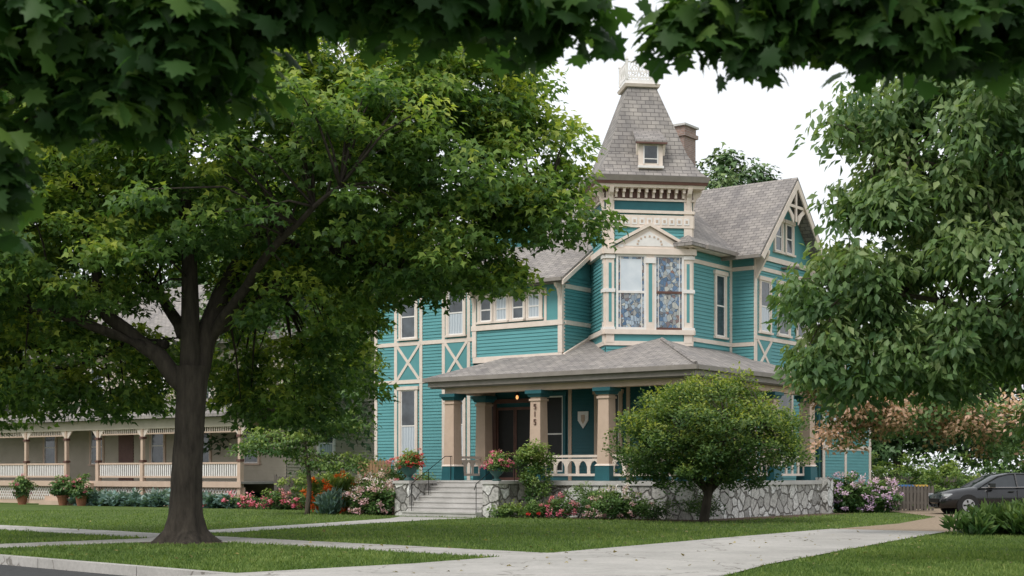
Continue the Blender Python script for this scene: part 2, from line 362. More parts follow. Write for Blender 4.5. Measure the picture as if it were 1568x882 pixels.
H.extr('siding','siding',fWs,[(2.05,8.35),(4.1,8.35),(4.1,9.6),(2.2,8.42)],-.01,0)
for z in (6.64,7.9): hb(fWs,2.1,4.0,z,z+.15,.05)
H.slab('porch_flashing','trim',I0,[(-6.36,1.95,5.62),(-6.26,1.95,5.62),(-6.26,3.8,6.4),(-6.36,3.8,6.4)],.14)
fWl=frame(-10.35,4.0,-90); H.clap(fWl,0,2,5.3,8.3)
H.slab('roof_wing','roof',I0,[(-10.85,1.5,8.22),(-6.05,1.5,8.22),(-6.05,4.3,10.0),(-10.85,4.3,10.0)],.1)
H.slab('fascia','trim',I0,[(-6.07,1.47,8.1),(-6.0,1.47,8.1),(-6.0,4.3,9.9),(-6.07,4.3,9.9)],.16)
H.box('gutters','gutter',I0,-10.85,-6.05,1.38,1.5,8.08,8.2)
H.box('soffit','ceil',I0,-10.8,-6.1,1.52,2.0,8.05,8.09)
# first floor behind porch
f1=frame(0,2.8,0)
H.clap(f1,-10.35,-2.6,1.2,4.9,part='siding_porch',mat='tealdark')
f1l=frame(-10.35,4.0,-90); H.clap(f1l,0,1.2,1.2,4.9)
for a in (-10.27,-7.95,-6.62,-4.2): vb(f1,a,1.2,4.7,.14,mat='tan')
H.box('door','screen',f1,-9.85,-8.25,-.05,0,1.2,3.85)
for a in (-9.95,-8.15): H.box('door_casing','brown',f1,a-.08,a+.08,-.1,0,1.2,4.0)
H.box('door_casing','brown',f1,-10.03,-8.07,-.12,0,4.0,4.15)
for a in (-9.84,-9.08,-9.0,-8.3): H.box('door_stiles','brown',f1,a,a+.06,-.075,-.05,1.2,3.85)
for z in (1.2,2.1,3.75): H.box('door_stiles','brown',f1,-9.84,-8.25,-.07,-.05,z,z+.1)
window(H,f1,-7.28,1.5,4.2,.75,'screen','tealdark'); window(H,f1,-5.0,2.0,4.2,.9,'glass','tan')
H.extr('shield_plaque','white',f1,[(-6.27,3.62),(-5.83,3.62),(-5.83,3.3),(-6.05,3.02),(-6.27,3.3)][::-1],-.06,-.03)
H.extr('shield_emblem','tan',f1,[(-6.13,3.5),(-5.97,3.5),(-5.97,3.3),(-6.05,3.18),(-6.13,3.3)][::-1],-.07,-.06)
fB1=frame(-2.6,0,90)
H.clap(fB1,2.8,14,.9,5.1); H.clap(fB1,3.95,14,5.1,9.15)
for b in (7.1,12.0,13.9): vb(fB1,b,1.2,9.15)
vb(fB1,3.0,1.2,4.7)
window(H,fB1,4.7,2.0,4.2,.9,'glass')
for z in (6.0,8.72): hb(fB1,4.0,7.2,z,z+.14,.055)
window(H,fB1,6.3,6.3,8.5,.62,'glass') 
for z in (5.0,8.72): hb(fB1,11.8,14,z,z+.14,.055)
fb=frame(0,7.2,0); H.clap(fb,-2.6,-1.7,.9,9.15); hb(fb,-2.6,-1.7,6.0,6.14); hb(fb,-2.6,-1.7,8.72,8.86)
fG=frame(-1.7,0,90)
H.clap(fG,7.2,11.8,.9,9.2)
for b in (7.28,11.72): vb(fG,b,.9,9.2,.18)
for z in (5.05,6.25,8.75): hb(fG,7.2,11.8,z,z+.14,.055)
for b0,b1 in ((7.4,8.5),(10.5,11.6)): xbrace(fG,b0,b1,5.2,6.25)
window(H,fG,8.0,6.55,8.4,.7,'curtain'); window(H,fG,9.5,6.55,8.4,.8,'glass'); window(H,fG,11.0,6.55,8.4,.7,'glass')
window(H,fG,9.5,2.0,4.4,1.2,'curtain')
H.extr('gable_wall','panel',fG,[(7.2,9.2),(11.8,9.2),(11.8,9.7),(9.5,12.05),(7.2,9.7)],-.02,.1)
hb(fG,7.2,11.8,9.15,9.33,.08)
for b in (9.05,9.95): window(H,fG,b,9.6,10.7,.5,'glass')
for s in (-1,1):
    H.extr('bargeboards','trim',frame(-1.13,0,90),[(9.5+s*2.9,9.1),(9.5,12.2),(9.5,11.9),(9.5+s*2.72,9.0)][::s],-.05,.0)
    H.extr('brackets','trim',frame(0,9.5+s*2.2,0),[(-1.65,8.4),(-1.15,9.25),(-1.15,9.38),(-1.65,9.38)],-.06,.06)
    H.extr('gable_ornament','trim',frame(-1.2,0,90),[(9.5+s*.15,10.9),(9.5+s*.75,11.3),(9.5+s*.85,11.15),(9.5+s*.5,10.95),(9.5+s*.2,10.6)][::s],-.04,.0)
H.box('gable_ornament','trim',frame(-1.2,0,90),8.65,10.35,-.05,0,11.2,11.3)
H.box('gable_ornament','trim',frame(-1.2,0,90),9.44,9.56,-.055,.0,10.7,12.0)
for s in (-1,1):
    pts=[(-1.1,9.5+s*3.0,9.15),(-1.1,9.5,12.33),(-7.2,9.5,12.33),(-7.2,9.5+s*3.0,9.15)]
    H.slab('roof_gable','roof',I0,pts if s<0 else pts[::-1],.1)
H.box('gutters','gutter',I0,-2.6,-1.1,6.38,6.5,9.02,9.14)
H.box('roof_pentice','roof',I0,-1.7,-1.05,9.3,9.7,9.0,9.05)
z0=9.3; pk=z0+.75*5.5
H.slab('roof_main','roof',I0,[(-17.5,3.5,z0),(-2.1,3.5,z0),(-7.6,9,pk),(-12,9,pk)],.12)
H.slab('roof_main','roof',I0,[(-2.1,3.5,z0),(-2.1,14.5,z0),(-7.6,9,pk)],.12)
H.slab('roof_main','roof',I0,[(-2.1,14.5,z0),(-17.5,14.5,z0),(-12,9,pk),(-7.6,9,pk)],.12)
H.slab('roof_main','roof',I0,[(-17.5,14.5,z0),(-17.5,3.5,z0),(-12,9,pk)],.12)
H.box('soffit','trim',I0,-17.4,-2.2,3.6,14.4,9.16,9.2)
H.box('gutters','gutter',I0,-17.5,-10.85,3.38,3.5,9.14,9.28)
H.box('gutters','gutter',I0,-2.1,-1.98,4.4,6.6,9.14,9.28)
H.box('gutters','gutter',I0,-2.1,-1.98,12.4,14.5,9.14,9.28)
for s in (-1,1):
    p=[(-10.2+s*1.3,3.9,10.3),(-10.2,3.9,11.9),(-10.2,9,11.9),(-10.2+s*1.3,9,10.3)]
    H.slab('roof_dormer','roof',I0,p if s>0 else p[::-1],.1)
H.extr('dormer_wall','panel',frame(0,4.2,0),[(-11.2,9.6),(-9.2,9.6),(-9.2,10.5),(-10.2,11.7),(-11.2,10.5)],0,.1)
H.box('dormer_wall','panel',I0,-11.2,-9.2,4.2,7,9.5,10.4)
H.box('chimney','brick',I0,-6.6,-6.0,9.7,10.6,11.5,14.6)
H.box('chimney','brick',I0,-6.68,-5.92,9.62,10.68,14.6,14.75); H.box('chimney','brick',I0,-6.62,-5.98,9.7,10.6,14.75,15.0)
H.box('chimney_cap','conc',I0,-6.7,-5.9,9.6,10.7,15.0,15.08)
fR=frame(-2.2,0,90); H.clap(fR,14,18.8,.6,6.5)
for b in (14.1,16.2,18.7): vb(fR,b,.6,6.5,.2)
for z in (.6,2.4,5.0): hb(fR,14,18.8,z,z+.18,.055)
window(H,fR,15.2,3.0,4.6,.8,'curtain'); window(H,fR,17.5,3.0,4.6,.8,'curtain')
H.slab('roof_rear','roof',I0,[(-1.8,13.6,6.5),(-1.8,19.2,6.5),(-5,16.5,8.4),(-5,13.6,8.4)],.1)
H.slab('roof_rear','roof',I0,[(-1.8,19.2,6.5),(-8.4,19.2,6.5),(-8,16.5,8.4),(-5,16.5,8.4)],.1)
# tower
cx,cy=-3.51,2.99
fT=frame(cx,cy,45)
H.box('tower_light_block','core',fT,-1.46,1.46,.05,2.95,5.2,11.2)  # same light-blocking fill, added inside the tower
s2=math.sqrt(.5)
fTl=frame(cx-1.5*s2-3*s2, cy-1.5*s2+3*s2, -45)
fTr=frame(cx+1.5*s2, cy+1.5*s2, 135)
def tower_face(f,xo,full):
    g=lambda x,y,z: f(x+xo,y,z)
    H.clap(g,-1.5,1.5,5.3,11.0)
    for x in (-1.36,1.36):
        H.box('tower_pilasters','trim',g,x-.14,x+.14,-.07,.0,5.9,11.0)
        for z in (6.3,7.6,8.75): H.box('tower_pilasters','white',g,x-.17,x+.17,-.11,.0,z,z+.12)
        H.box('tower_pilasters','panel',g,x-.05,x+.05,-.078,-.07,6.6,8.6)
        H.extr('tower_brackets','trim',(lambda X:(lambda u,v,z:g(X+v,-u,z)))(x),[(.07,10.3),(.07,11.12),(.4,11.12),(.33,10.95),(.2,10.85),(.12,10.6)],-.07,.07)
    H.box('tower_bands','trim',g,-1.56,1.56,-.12,.0,6.18,6.34)
    H.box('tower_bands','trim',g,-1.52,1.52,-.06,.0,5.8,5.95)
    H.box('tower_bands','panel',g,-1.2,1.2,-.04,.0,5.95,6.18)
    H.box('tower_bands','trim',g,-1.58,1.58,-.16,.0,8.9,9.1)
    H.box('tower_bands','trim',g,-1.54,1.54,-.09,.0,9.82,10.24)
    for i in range(11):
        x=-1.3+i*.26
        H.box('tower_frieze_squares','white',g,x-.09,x+.09,-.105,-.09,9.92,10.14)
        H.box('tower_frieze_squares','tan',g,x-.04,x+.04,-.112,-.105,9.98,10.08)
    H.box('tower_bands','trim',g,-1.56,1.56,-.11,.0,10.3,10.4)
    H.box('tower_bands','tealdark',g,-1.5,1.5,-.05,.0,10.4,10.72)
    H.box('tower_bands','trim',g,-1.56,1.56,-.1,.0,10.72,10.79)
    H.box('tower_bands','brown',g,-1.5,1.5,-.055,.0,10.79,11.12)
    for i in range(10):
        x=-1.17+i*.26
        H.box('tower_dentils','trim',g,x-.045,x+.045,-.28,-.055,10.98,11.12)
        H.box('tower_dentils','trim',g,x-.04,x+.04,-.16,-.055,10.82,10.98)
    if full:
        H.box('tower_pilasters','trim',g,-.11,.17,-.1,0,6.34,8.9)
        H.box('tower_pilasters','panel',g,-.03,.09,-.108,-.1,6.6,8.6)
        H.box('tower_pilasters','white',g,-.14,.2,-.14,0,8.6,8.78)
        for xc in (-.63,.69):
            H.box('stained_glass','stained',g,xc-.45,xc+.45,-.04,0,6.42,8.82)
            if xc<0: H.box('storm_window','pale',g,xc-.36,xc+.36,-.05,-.041,7.66,8.74)
            for a,b in ((-.52,-.45),(.45,.52)): H.box('tower_sashes','white',g,xc+a,xc+b,-.085,0,6.34,8.9)
            for z in (6.34,7.58,8.82): H.box('tower_sashes','brown' if xc>0 and z<8 else 'white',g,xc-.45,xc+.45,-.075,0,z,z+.08)
            for a in (-.38,.36): H.box('tower_sashes','white',g,xc+a,xc+a+.02,-.055,-.04,6.42,8.82)
        H.extr('tower_pediment','trim',g,[(-1.3,9.1),(1.3,9.1),(0,9.86)],-.1,0)
        H.extr('tower_pediment_field','white',g,[(-.9,9.18),(.9,9.18),(0,9.68)],-.112,-.1)
        for s in (-1,1):
            H.extr('tower_pediment_rake','trim',g,[(s*1.42,9.1),(s*1.42,9.2),(0,9.98),(0,9.86)][::s],-.2,0)
        for i in range(9):
            a=i*math.pi/8; x,z=.42*math.cos(a),9.22+.26*math.sin(a)
            H.box('tower_pediment_scroll','tan',g,x-.03,x+.03,-.125,-.112,z,z+.06)
        for xc in (-1.0,1.0): H.box('tower_pediment_field','white',g,xc-.09,xc+.09,-.118,-.1,9.13,9.22)
tower_face(fT,0,True); tower_face(fTl,1.5,False); tower_face(fTr,1.5,False)
H.taper('tower_cornice','trim',fT,0,1.5,11.12,11.22,1.86,1.9)
H.taper('tower_cornice','brown',fT,0,1.5,11.22,11.32,1.93,1.96)
H.taper('tower_gutter','gutter',fT,0,1.5,11.32,11.5,1.97,2.03)
prev=(11.5,1.95)
for z,h in ((11.8,1.68),(12.4,1.37),(14.9,.5)):
    H.taper('tower_roof','roof',fT,0,1.5,prev[0],z,prev[1],h); prev=(z,h)
H.taper('tower_cap','trim',fT,0,1.5,14.88,14.98,.6,.64); H.taper('tower_cap','white',fT,0,1.5,14.98,15.14,.58,.56)
for x,y in ((-.55,.95),(.55,.95),(.55,2.05),(-.55,2.05)):
    H.box('cresting','white',fT,x-.04,x+.04,y-.04,y+.04,15.14,15.82); H.taper('cresting','white',fT,x,y,15.82,15.96,.06,.01)
for side in range(4):
    ff=(lambda s_:(lambda x,y,z:fT(*[(x,.95+y),(.55-y,1.5+x),(x,2.05-y),(-.55+y,1.5+x)][s_],z)))(side)
    H.box('cresting','white',ff,-.51,.51,-.012,.012,15.18,15.23); H.box('cresting','white',ff,-.51,.51,-.012,.012,15.72,15.77)
    for i in range(9):
        x=-.42+i*.105
        H.tube('cresting','white',[(x,0,15.22),(x+.045,0,15.35),(x-.035,0,15.55),(x+.02,0,15.73)],[.014]*4,4,ff)
    for x in (-.27,0,.27):
        H.tube('cresting','white',[(x+.13*math.cos(a),0,15.47+.16*math.sin(a)) for a in np.linspace(0,2*math.pi,9)],[.016]*9,4,ff)
g=fT
H.box('tower_dormer','roof',g,-.4,.4,-.2,1.2,11.8,12.7)
H.box('tower_dormer_trim','trim',g,-.42,.42,-.26,-.2,11.78,12.72)
H.box('tower_dormer_glass','glass',g,-.22,.22,-.275,-.26,11.98,12.55)
H.box('tower_dormer_trim','white',g,-.26,-.22,-.29,-.26,11.94,12.6); H.box('tower_dormer_trim','white',g,.22,.26,-.29,-.26,11.94,12.6)
H.box('tower_dormer_trim','white',g,-.45,.45,-.33,-.26,11.8,11.88); H.box('tower_dormer_trim','white',g,-.22,.22,-.287,-.275,12.1,12.13)
H.slab('tower_dormer_roof','roof',g,[(-.56,-.42,12.72),(.56,-.42,12.72),(.42,1.0,13.6),(-.42,1.0,13.6)],.08)
H.box('tower_dormer_trim','brown',g,-.54,.54,-.43,-.36,12.6,12.66)
for s in (-1,1): H.extr('tower_dormer_trim','trim',(lambda X:(lambda u,v,z:g(X+v,-u,z)))(s*.46),[(.2,12.25),(.2,12.62),(.38,12.62),(.3,12.5)],-.04,.04)
# porch
E=4.84; sl=.38
def pz(d): return E+sl*d
H.slab('porch_roof','roof',I0,[(-10.9,0,E),(0,0,E),(-4,4,pz(4)),(-6.9,4,pz(4))],.1)
H.slab('porch_roof','roof',I0,[(0,0,E),(0,9.6,E),(-4,5.6,pz(4)),(-4,4,pz(4))],.1)
H.slab('porch_roof','roof',I0,[(-10.9,0,E),(-6.9,4,pz(4)),(-10.9,4,E)],.1)
H.slab('porch_roof','roof',I0,[(0,9.6,E),(-4,9.6,E),(-4,5.6,pz(4))],.1)
H.tube('porch_hip_cap','roof',[(0.02,-.02,E+.02),(-3,3,pz(3)+.02)],[.07,.07],6)
for (x0,x1,y0,y1) in ((-11.0,.1,-.12,0),(0,.12,0,9.6),(-11.02,-10.9,0,4.0)):
    H.box('porch_gutter','gutter',I0,x0,x1,y0,y1,E-.16,E-.02)
H.box('porch_fascia','gutter',I0,-10.85,-.02,.02,.07,E-.34,E-.12); H.box('porch_fascia','gutter',I0,-.07,-.02,.07,9.55,E-.34,E-.12)
H.box('porch_ceiling','ceil',I0,-10.8,-.08,.08,4.0,E-.38,E-.34); H.box('porch_ceiling','ceil',I0,-2.6,-.08,4.0,9.5,E-.38,E-.34)
H.box('porch_beam','tan',I0,-10.3,-.3,.32,.68,4.26,E-.38); H.box('porch_beam','tan',I0,-.68,-.32,.68,9.3,4.26,E-.38); H.box('porch_beam','tan',I0,-10.28,-9.95,.7,3.9,4.26,E-.38)
def column(a,b):
    H.taper('porch_columns','tan',I0,a,b,1.75,4.05,.23,.2)
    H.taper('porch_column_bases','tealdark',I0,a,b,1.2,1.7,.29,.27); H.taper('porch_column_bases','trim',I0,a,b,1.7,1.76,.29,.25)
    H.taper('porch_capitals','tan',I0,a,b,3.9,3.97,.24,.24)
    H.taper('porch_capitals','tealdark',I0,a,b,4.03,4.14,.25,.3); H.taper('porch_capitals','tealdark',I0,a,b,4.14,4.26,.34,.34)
for c_ in [(-10.1,.5),(-6.34,.5),(-3.6,.5),(-.5,.5),(-10.1,2.3),(-.5,3.3),(-.5,6.1),(-.5,9.0)]: column(*c_)
def digit(x,z,segs):
    S={'a':(0,.16,.09,.18),'m':(0,.08,.09,.1),'g':(0,0,.09,.02),'f':(0,.09,.02,.18),'c':(.07,0,.09,.09),'i':(.035,0,.055,.18)}
    for k in segs:
        a=S[k]; H.box('house_number','brown',I0,x+a[0],x+a[2],.25,.28,z+a[1],z+a[3])
digit(-6.38,3.62,'afmcg'); digit(-6.38,3.36,'i'); digit(-6.38,3.1,'afmcg')
H.box('porch_floor','deck',I0,-10.8,.0,.0,2.8,1.1,1.2); H.box('porch_floor','deck',I0,-2.6,.0,2.8,9.5,1.1,1.2)
H.box('porch_floor','deck',I0,-10.8,-10.3,2.8,4.0,1.1,1.2)
H.box('porch_edge','conc',I0,-10.9,.06,-.06,-.005,1.06,1.205); H.box('porch_edge','conc',I0,.005,.06,0,9.55,1.06,1.205)
H.box('stone_wall','stone',I0,-10.75,-.0,.0,.4,-.1,1.08); H.box('stone_wall','stone',I0,-.4,-.003,.4,9.5,-.1,1.08); H.box('stone_wall','stone',I0,-10.75,-10.4,.4,4,-.1,1.08)
H.box('stone_wall','stone',I0,-.4,.25,9.1,9.6,-.1,1.3)
def rail(f,x0,x1):
    H.box('railing','trim',f,x0,x1,-.05,.05,1.98,2.06); H.box('railing','trim',f,x0,x1,-.03,.03,1.36,1.44); H.box('railing','trim',f,x0,x1,-.025,.025,1.86,1.93)
    n=max(2,int((x1-x0)/.42)); st=(x1-x0)/n
    for i in range(n+1):
        x=x0+i*st; H.box('railing','trim',f,x-.06,x+.06,-.022,.022,1.44,1.86)
        if i<n:
            H.extr('railing','trim',f,[(x+.06,1.86),(x+.06,1.66),(x+.12,1.8),(x+.2,1.86)],-.018,.018)
            H.extr('railing','trim',f,[(x+st-.06,1.86),(x+st-.2,1.86),(x+st-.12,1.8),(x+st-.06,1.66)],-.018,.018)
fp=frame(0,.5,0); rail(fp,-6.1,-3.85); rail(fp,-3.35,-.75)
fq=frame(-.5,0,90); rail(fq,.75,3.05); rail(fq,3.55,5.85); rail(fq,6.35,8.75)
rail(frame(-10.1,0,90),.75,2.05)
for i in range(7):
    H.box('steps','conc',I0,-10.2,-7.0,-2.1+i*.3,-.06 if i<6 else -.061,-.05,.17*(i+1)-.004*(i==6))
    H.box('step_nosing','conc',I0,-10.2,-7.0,-2.13+i*.3,-2.1+i*.3,.17*(i+1)-.05,.17*(i+1)+.004)
for a0,a1 in ((-10.85,-10.2),(-7.0,-6.35)):
    H.box('cheek_walls','stone',I0,a0,a1,-1.75,-.07,-.1,1.1); H.box('cheek_caps','conc',I0,a0-.05,a1+.05,-1.8,-.07,1.1,1.2)
for a in (-9.95,-7.15):
    H.tube('handrail','iron',[(a,.3,2.05),(a,-.1,2.05),(a,-1.9,1.1),(a,-2.0,.9)],[.014]*4,6)
    for b_,zb,zt in ((.2,1.2,2.05),(-1.0,.7,1.55),(-1.9,.17,1.1)): H.tube('handrail','iron',[(a,b_,zb),(a,b_,zt)],[.012]*2,6)
H.tube('pendant_lamp','iron',[(-8.0,1.5,4.46),(-8.0,1.5,4.3)],[.012]*2,6); H.lathe('pendant_lamp','iron',I0,-8.0,1.5,[(.03,4.3),(.1,4.22),(.1,4.19)],10)
H.lathe('pendant_bulb','bulb',I0,-8.0,1.5,[(.03,4.19),(.05,4.13),(.04,4.07),(.01,4.05)],10)
H.build('victorian_house',(HX,HY,0),math.radians(HA))
def loc2w(a,b,z=0):
    c,s=math.cos(math.radians(HA)),math.sin(math.radians(HA)); return (HX+c*a-s*b, HY+s*a+c*b, z)
# ------------------------------------------------------------------ neighbour house
N=Obj()
fN=frame(0,2.6,0)
N.box('light_block_core','core',I0,-21.9,-.05,2.65,11,.0,7.3)
N.clap(fN,-22,0,.6,7.4,.14,.03,'siding','cream2'); N.clap(frame(0,0,90),2.6,11,.6,7.4,.14,.03,'siding','cream2')
for x in (-2.2,-5.4,-8.6,-13.2,-17): window(N,fN,x,1.9,3.6,.9,'glass','tan'); window(N,fN,x,4.8,6.6,.9,'glass','white')
window(N,frame(0,0,90),5,4.8,6.5,.9,'curtain','white'); window(N,frame(0,0,90),5,2,3.6,.9,'curtain','white')
N.box('door','brown',fN,-11.5,-10.4,-.06,0,1.1,3.4)
N.slab('roof','roof',I0,[(-22.5,2,7.4),(.5,2,7.4),(-4.5,7,11),(-17.5,7,11)],.12)
N.slab('roof','roof',I0,[(.5,2,7.4),(.5,12,7.4),(-4.5,7,11)],.12); N.slab('roof','roof',I0,[(.5,12,7.4),(-22.5,12,7.4),(-17.5,7,11),(-4.5,7,11)],.12); N.slab('roof','roof',I0,[(-22.5,12,7.4),(-22.5,2,7.4),(-17.5,7,11)],.12)
N.slab('porch_roof','roof',I0,[(-22.3,-.4,4.0),(.3,-.4,4.0),(.3,2.6,4.9),(-22.3,2.6,4.9)],.12)
N.box('porch_beam','cream2',I0,-22,0,.0,.2,3.45,3.88); N.box('porch_ceiling','ceil',I0,-22,0,.2,2.6,3.7,3.76)
N.box('porch_floor','deck',I0,-22,0,-.05,2.6,1.0,1.1); N.box('porch_edge','tan',I0,-22,0.02,-.09,-.05,.85,1.1)
for a in (-.2,-3.4,-6.6,-9.8,-12.2,-15.4,-18.6,-21.8):
    N.taper('porch_posts','tan',I0,a,.1,.0,1.9,.1,.1); N.taper('porch_posts','tan',I0,a,.1,1.9,3.45,.075,.075)
    N.taper('porch_posts','brown',I0,a,.1,1.95,2.05,.12,.12); N.taper('porch_posts','brown',I0,a,.1,3.0,3.1,.12,.12)
    for s in (-1,1): N.extr('post_brackets','trim',I0,[(a+s*.08,3.45),(a+s*.08,3.05),(a+s*.45,3.45)][::s],.07,.13)
for a0,a1 in ((-3.3,-.3),(-6.5,-3.5),(-9.7,-6.7),(-15.3,-12.3),(-18.5,-15.5),(-21.7,-18.7)):
    N.box('railing','tan',I0,a0,a1,.05,.15,1.85,1.93); N.box('railing','tan',I0,a0,a1,.06,.14,1.25,1.33)
    N.box('valance','tan',I0,a0,a1,.08,.12,3.2,3.26)
    x=a0+.08
    while x<a1:
        N.box('balusters','white',I0,x-.035,x+.035,.08,.12,1.33,1.85); N.box('valance','trim',I0,x-.02,x+.02,.085,.115,3.26,3.45); x+=.14
    x=a0
    while x<a1-.35:
        N.extr('lattice','white',I0,[(x,.2),(x+.05,.2),(x+.45,.8),(x+.4,.8)],.08,.1); N.extr('lattice','white',I0,[(x+.4,.2),(x+.45,.2),(x+.05,.8),(x,.8)],.101,.12); x+=.18
N.box('skirt','tan',I0,-22,0,.14,.2,.0,.85)
for i in range(5): N.box('steps','tan',I0,-12.1,-9.9,-1.5+i*.3,0.02,-.05,.2*(i+1)+.002)
N.build('cream_house',(-11.4,60,0),math.radians(HA))
# ------------------------------------------------------------------ ground, street
SO=np.array([-7.79,24.06]); S=np.array([.7317,-.6816]); Nn=np.array([.6816,.7317])
def st(u,v,z): p=SO+u*S+v*Nn; return (p[0],p[1],z)
def mesh(name,vs,fs,mat):
    me=bpy.data.meshes.new(name); me.from_pydata(vs,[],fs); me.materials.append(M[mat]); o=bpy.data.objects.new(name,me); col.objects.link(o); return o
prof=[(-400,0),(-9.15,0),(-9.15,-.14),(-.1,-.14),(-.1,0),(900,0)]
vs=[st(u,v,z) for v,z in prof for u in (-600,600)]
mesh('ground',vs,[(2*i,2*i+1,2*i+3,2*i+2) for i in range(5)],'lawn')
mesh('street',[st(-300,-9,-.136),st(300,-9,-.136),st(300,-.25,-.136),st(-300,-.25,-.136)],[(0,1,2,3)],'asphalt')
k=Obj()
for u in range(-60,11,3): k.box('kerb_stones','walk',st,u+.01,u+2.99,-.25,-.06,-.2,.02)
k.build('kerb')
k=Obj(); k.box('kerb_stones','walk',st,-60,60,-9.25,-9.05,-.2,.02); k.build('kerb')
k=Obj(); u=-40
V0,V1=5.45,6.9
while u<8.4:
    k.box('slabs','walk',st,u+.012,u+1.49,V0,V1,-.05,.014+R.uniform(0,.006)); u+=1.5
k.box('slabs','walk',st,-5.3,-3.9,.0,V0-.02,-.05,.012)
k.build('sidewalk')
def strip(name,A,B,mat,z):
    n=len(A); mesh(name,[(x,y,z) for x,y in A]+[(x,y,z) for x,y in B],[(i,n+i,n+i+1,i+1) for i in range(n-1)],mat)
WA=[(-8.3,35.0),(-5.6,41),(-3.9,45.6),(-3.75,47.6)]; WB=[(-6.9,34.6),(-4.4,40.4),(-2.4,44.4),(-1.2,45.7)]
strip('garden_path',WA,WB,'walk',.008)
DA=[(-5.0,19.4),(-1.5,22.6),(1.0,26.0),(4.6,31.4),(8.2,36.6)]; DB=[(2.5,13.2),(2.6,19),(4.0,22.3),(7.6,29.2),(10.6,34.8)]
strip('driveway',DA,DB,'walk',.024)
GA=[(8.2,36.6),(11.1,40.8),(14.0,47),(14.5,58)]; GB=[(10.6,34.8),(14,40),(22,48.5),(30,58)]
strip('gravel_drive',GA,GB,'gravel',.012)
bed=[loc2w(*p) for p in ((-6.3,-.05),(-6.3,-1.6),(-3,-1.3),(.9,-1.2),(1.3,2),(1.0,9.8),(0,9.8),(0,0))]
mesh('planting_bed',[(x,y,.006) for x,y,_ in bed],[tuple(range(8))],'mulch')
bed=[loc2w(*p) for p in ((-10.9,-1.8),(-10.9,3.9),(-17,3.9),(-17.2,2.2),(-13,-1.2),(-12,-2.2))]
mesh('planting_bed',[(x,y,.006) for x,y,_ in bed],[tuple(range(6))],'mulch')
def inpoly(px,py,poly):
    ins=np.zeros(len(px),bool); n=len(poly); j=n-1
    for i in range(n):
        xi,yi=poly[i]; xj,yj=poly[j]
        ins^=((yi>py)!=(yj>py))&(px<(xj-xi)*(py-yi)/(yj-yi+1e-12)+xi); j=i
    return ins
n=230000
d=1/(1/18.5+(1/56-1/18.5)*rng.random(n)); tx=(rng.random(n)*1.25-.62)*.82; x=tx*d*.9; y=d
v=(np.stack([x,y],1)-SO)@Nn; uu=(np.stack([x,y],1)-SO)@S
la=.8*(x-HX)-.6*(y-HY); lb=.6*(x-HX)+.8*(y-HY)
e1=.06*np.sin(uu*5)+.05*np.sin(uu*13)
bad=(v<0)|((v>V0+e1)&(v<V1+e1)&(uu<8.5))|inpoly(x,y,WA+WB[::-1])|inpoly(x,y,DA+DB[::-1])|inpoly(x,y,GA+GB[::-1])|((uu>-5.35)&(uu<-3.85)&(v<V0))
bad|=((lb>-1.4)&(la>-11)&(la<.9)&(lb<20))|((la<-10.8)&(la>-17)&(lb>2))|((lb>-2.3)&(la>-11)&(la<-6.2)&(lb<0))
tr_=np.hypot(x+6.9,y-29.9); bad|=(tr_<.9+.35*rng.random(len(x)))
x,y=x[~bad],y[~bad]; n=len(x)
g=bpy.data.objects.new('grass',None); col.objects.link(g)
pos=np.stack([x,y,np.full(n,-.005)],1)
lowf=np.sin(x*.9+np.sin(y*.7)*2)*np.cos(y*.55+x*.2)+.7*np.sin(x*2.3+y*1.7)*np.sin(y*1.1-x)+.5*np.sin(x*5.1-y*3.3)*np.sin(y*4.1+x*2)
leafmesh('grass_blades',pos,np.array([0,0,1.])+.5*rng.normal(size=(n,3))*np.array([1,1,.2]),rng.normal(size=(n,3)),(.04+.045*rng.random(n))*(1+.2*np.clip(lowf,-1,1)),.45+.12*lowf+.17*rng.normal(size=n),(T_blade[0]*np.array([1,1.6,1]),T_blade[1]),'grass',g)
th=np.linspace(0,2*math.pi,17)[:-1]
mesh('bare_soil',[(-6.9+(1.0+.15*math.sin(3*t))*math.cos(t),29.9+(1.0+.15*math.cos(2*t))*math.sin(t),.005) for t in th],[tuple(range(16))],'mulch')
nf=380
fx=rng.uniform(-13,9,nf); fy=rng.uniform(20,42,nf)
ok=((np.stack([fx,fy],1)-SO)@Nn)>0.3; fx,fy=fx[ok],fy[ok]; nf=len(fx)
gf=bpy.data.objects.new('fallen_leaves',None); col.objects.link(gf)
leafmesh('leaves',np.stack([fx,fy,np.full(nf,.04)],1),rng.normal(size=(nf,3))*np.array([1,1,.15]),np.array([0,0,1.])+.3*rng.normal(size=(nf,3)),.05+.05*rng.random(nf),rng.random(nf),T_lobe,'dry',gf)
# ------------------------------------------------------------------ trees
def bezier(pts,n):
    pts=np.array(pts,float); t=np.linspace(0,len(pts)-1,n); i=np.clip(t.astype(int),0,len(pts)-2); f=(t-i)[:,None]
    p0=pts[np.maximum(i-1,0)];p1=pts[i];p2=pts[i+1];p3=pts[np.minimum(i+2,len(pts)-1)]
    return .5*((2*p1)+(-p0+p2)*f+(2*p0-5*p1+4*p2-p3)*f*f+(-p0+3*p1-3*p2+p3)*f**3)
def limb(o,pts,r0,r1,n=12,sides=10,mat='bark'):
    P=bezier(pts,n); P[1:-1]+=rng.normal(size=(n-2,3))*.04*min(1,r0*4); rr=[r0+(r1-r0)*i/(n-1) for i in range(n)]
    o.tube('limbs',mat,P,rr,sides); return P
def empty_of(o,name): return o.build(name,smooth=('limbs','trunk','twigs'))
o=Obj(); bx,by=-6.9,29.9
prof=[(-.05,.74),(.08,.56),(.25,.42),(.6,.34),(1.2,.31),(2.2,.295),(3.0,.3),(3.7,.32)]
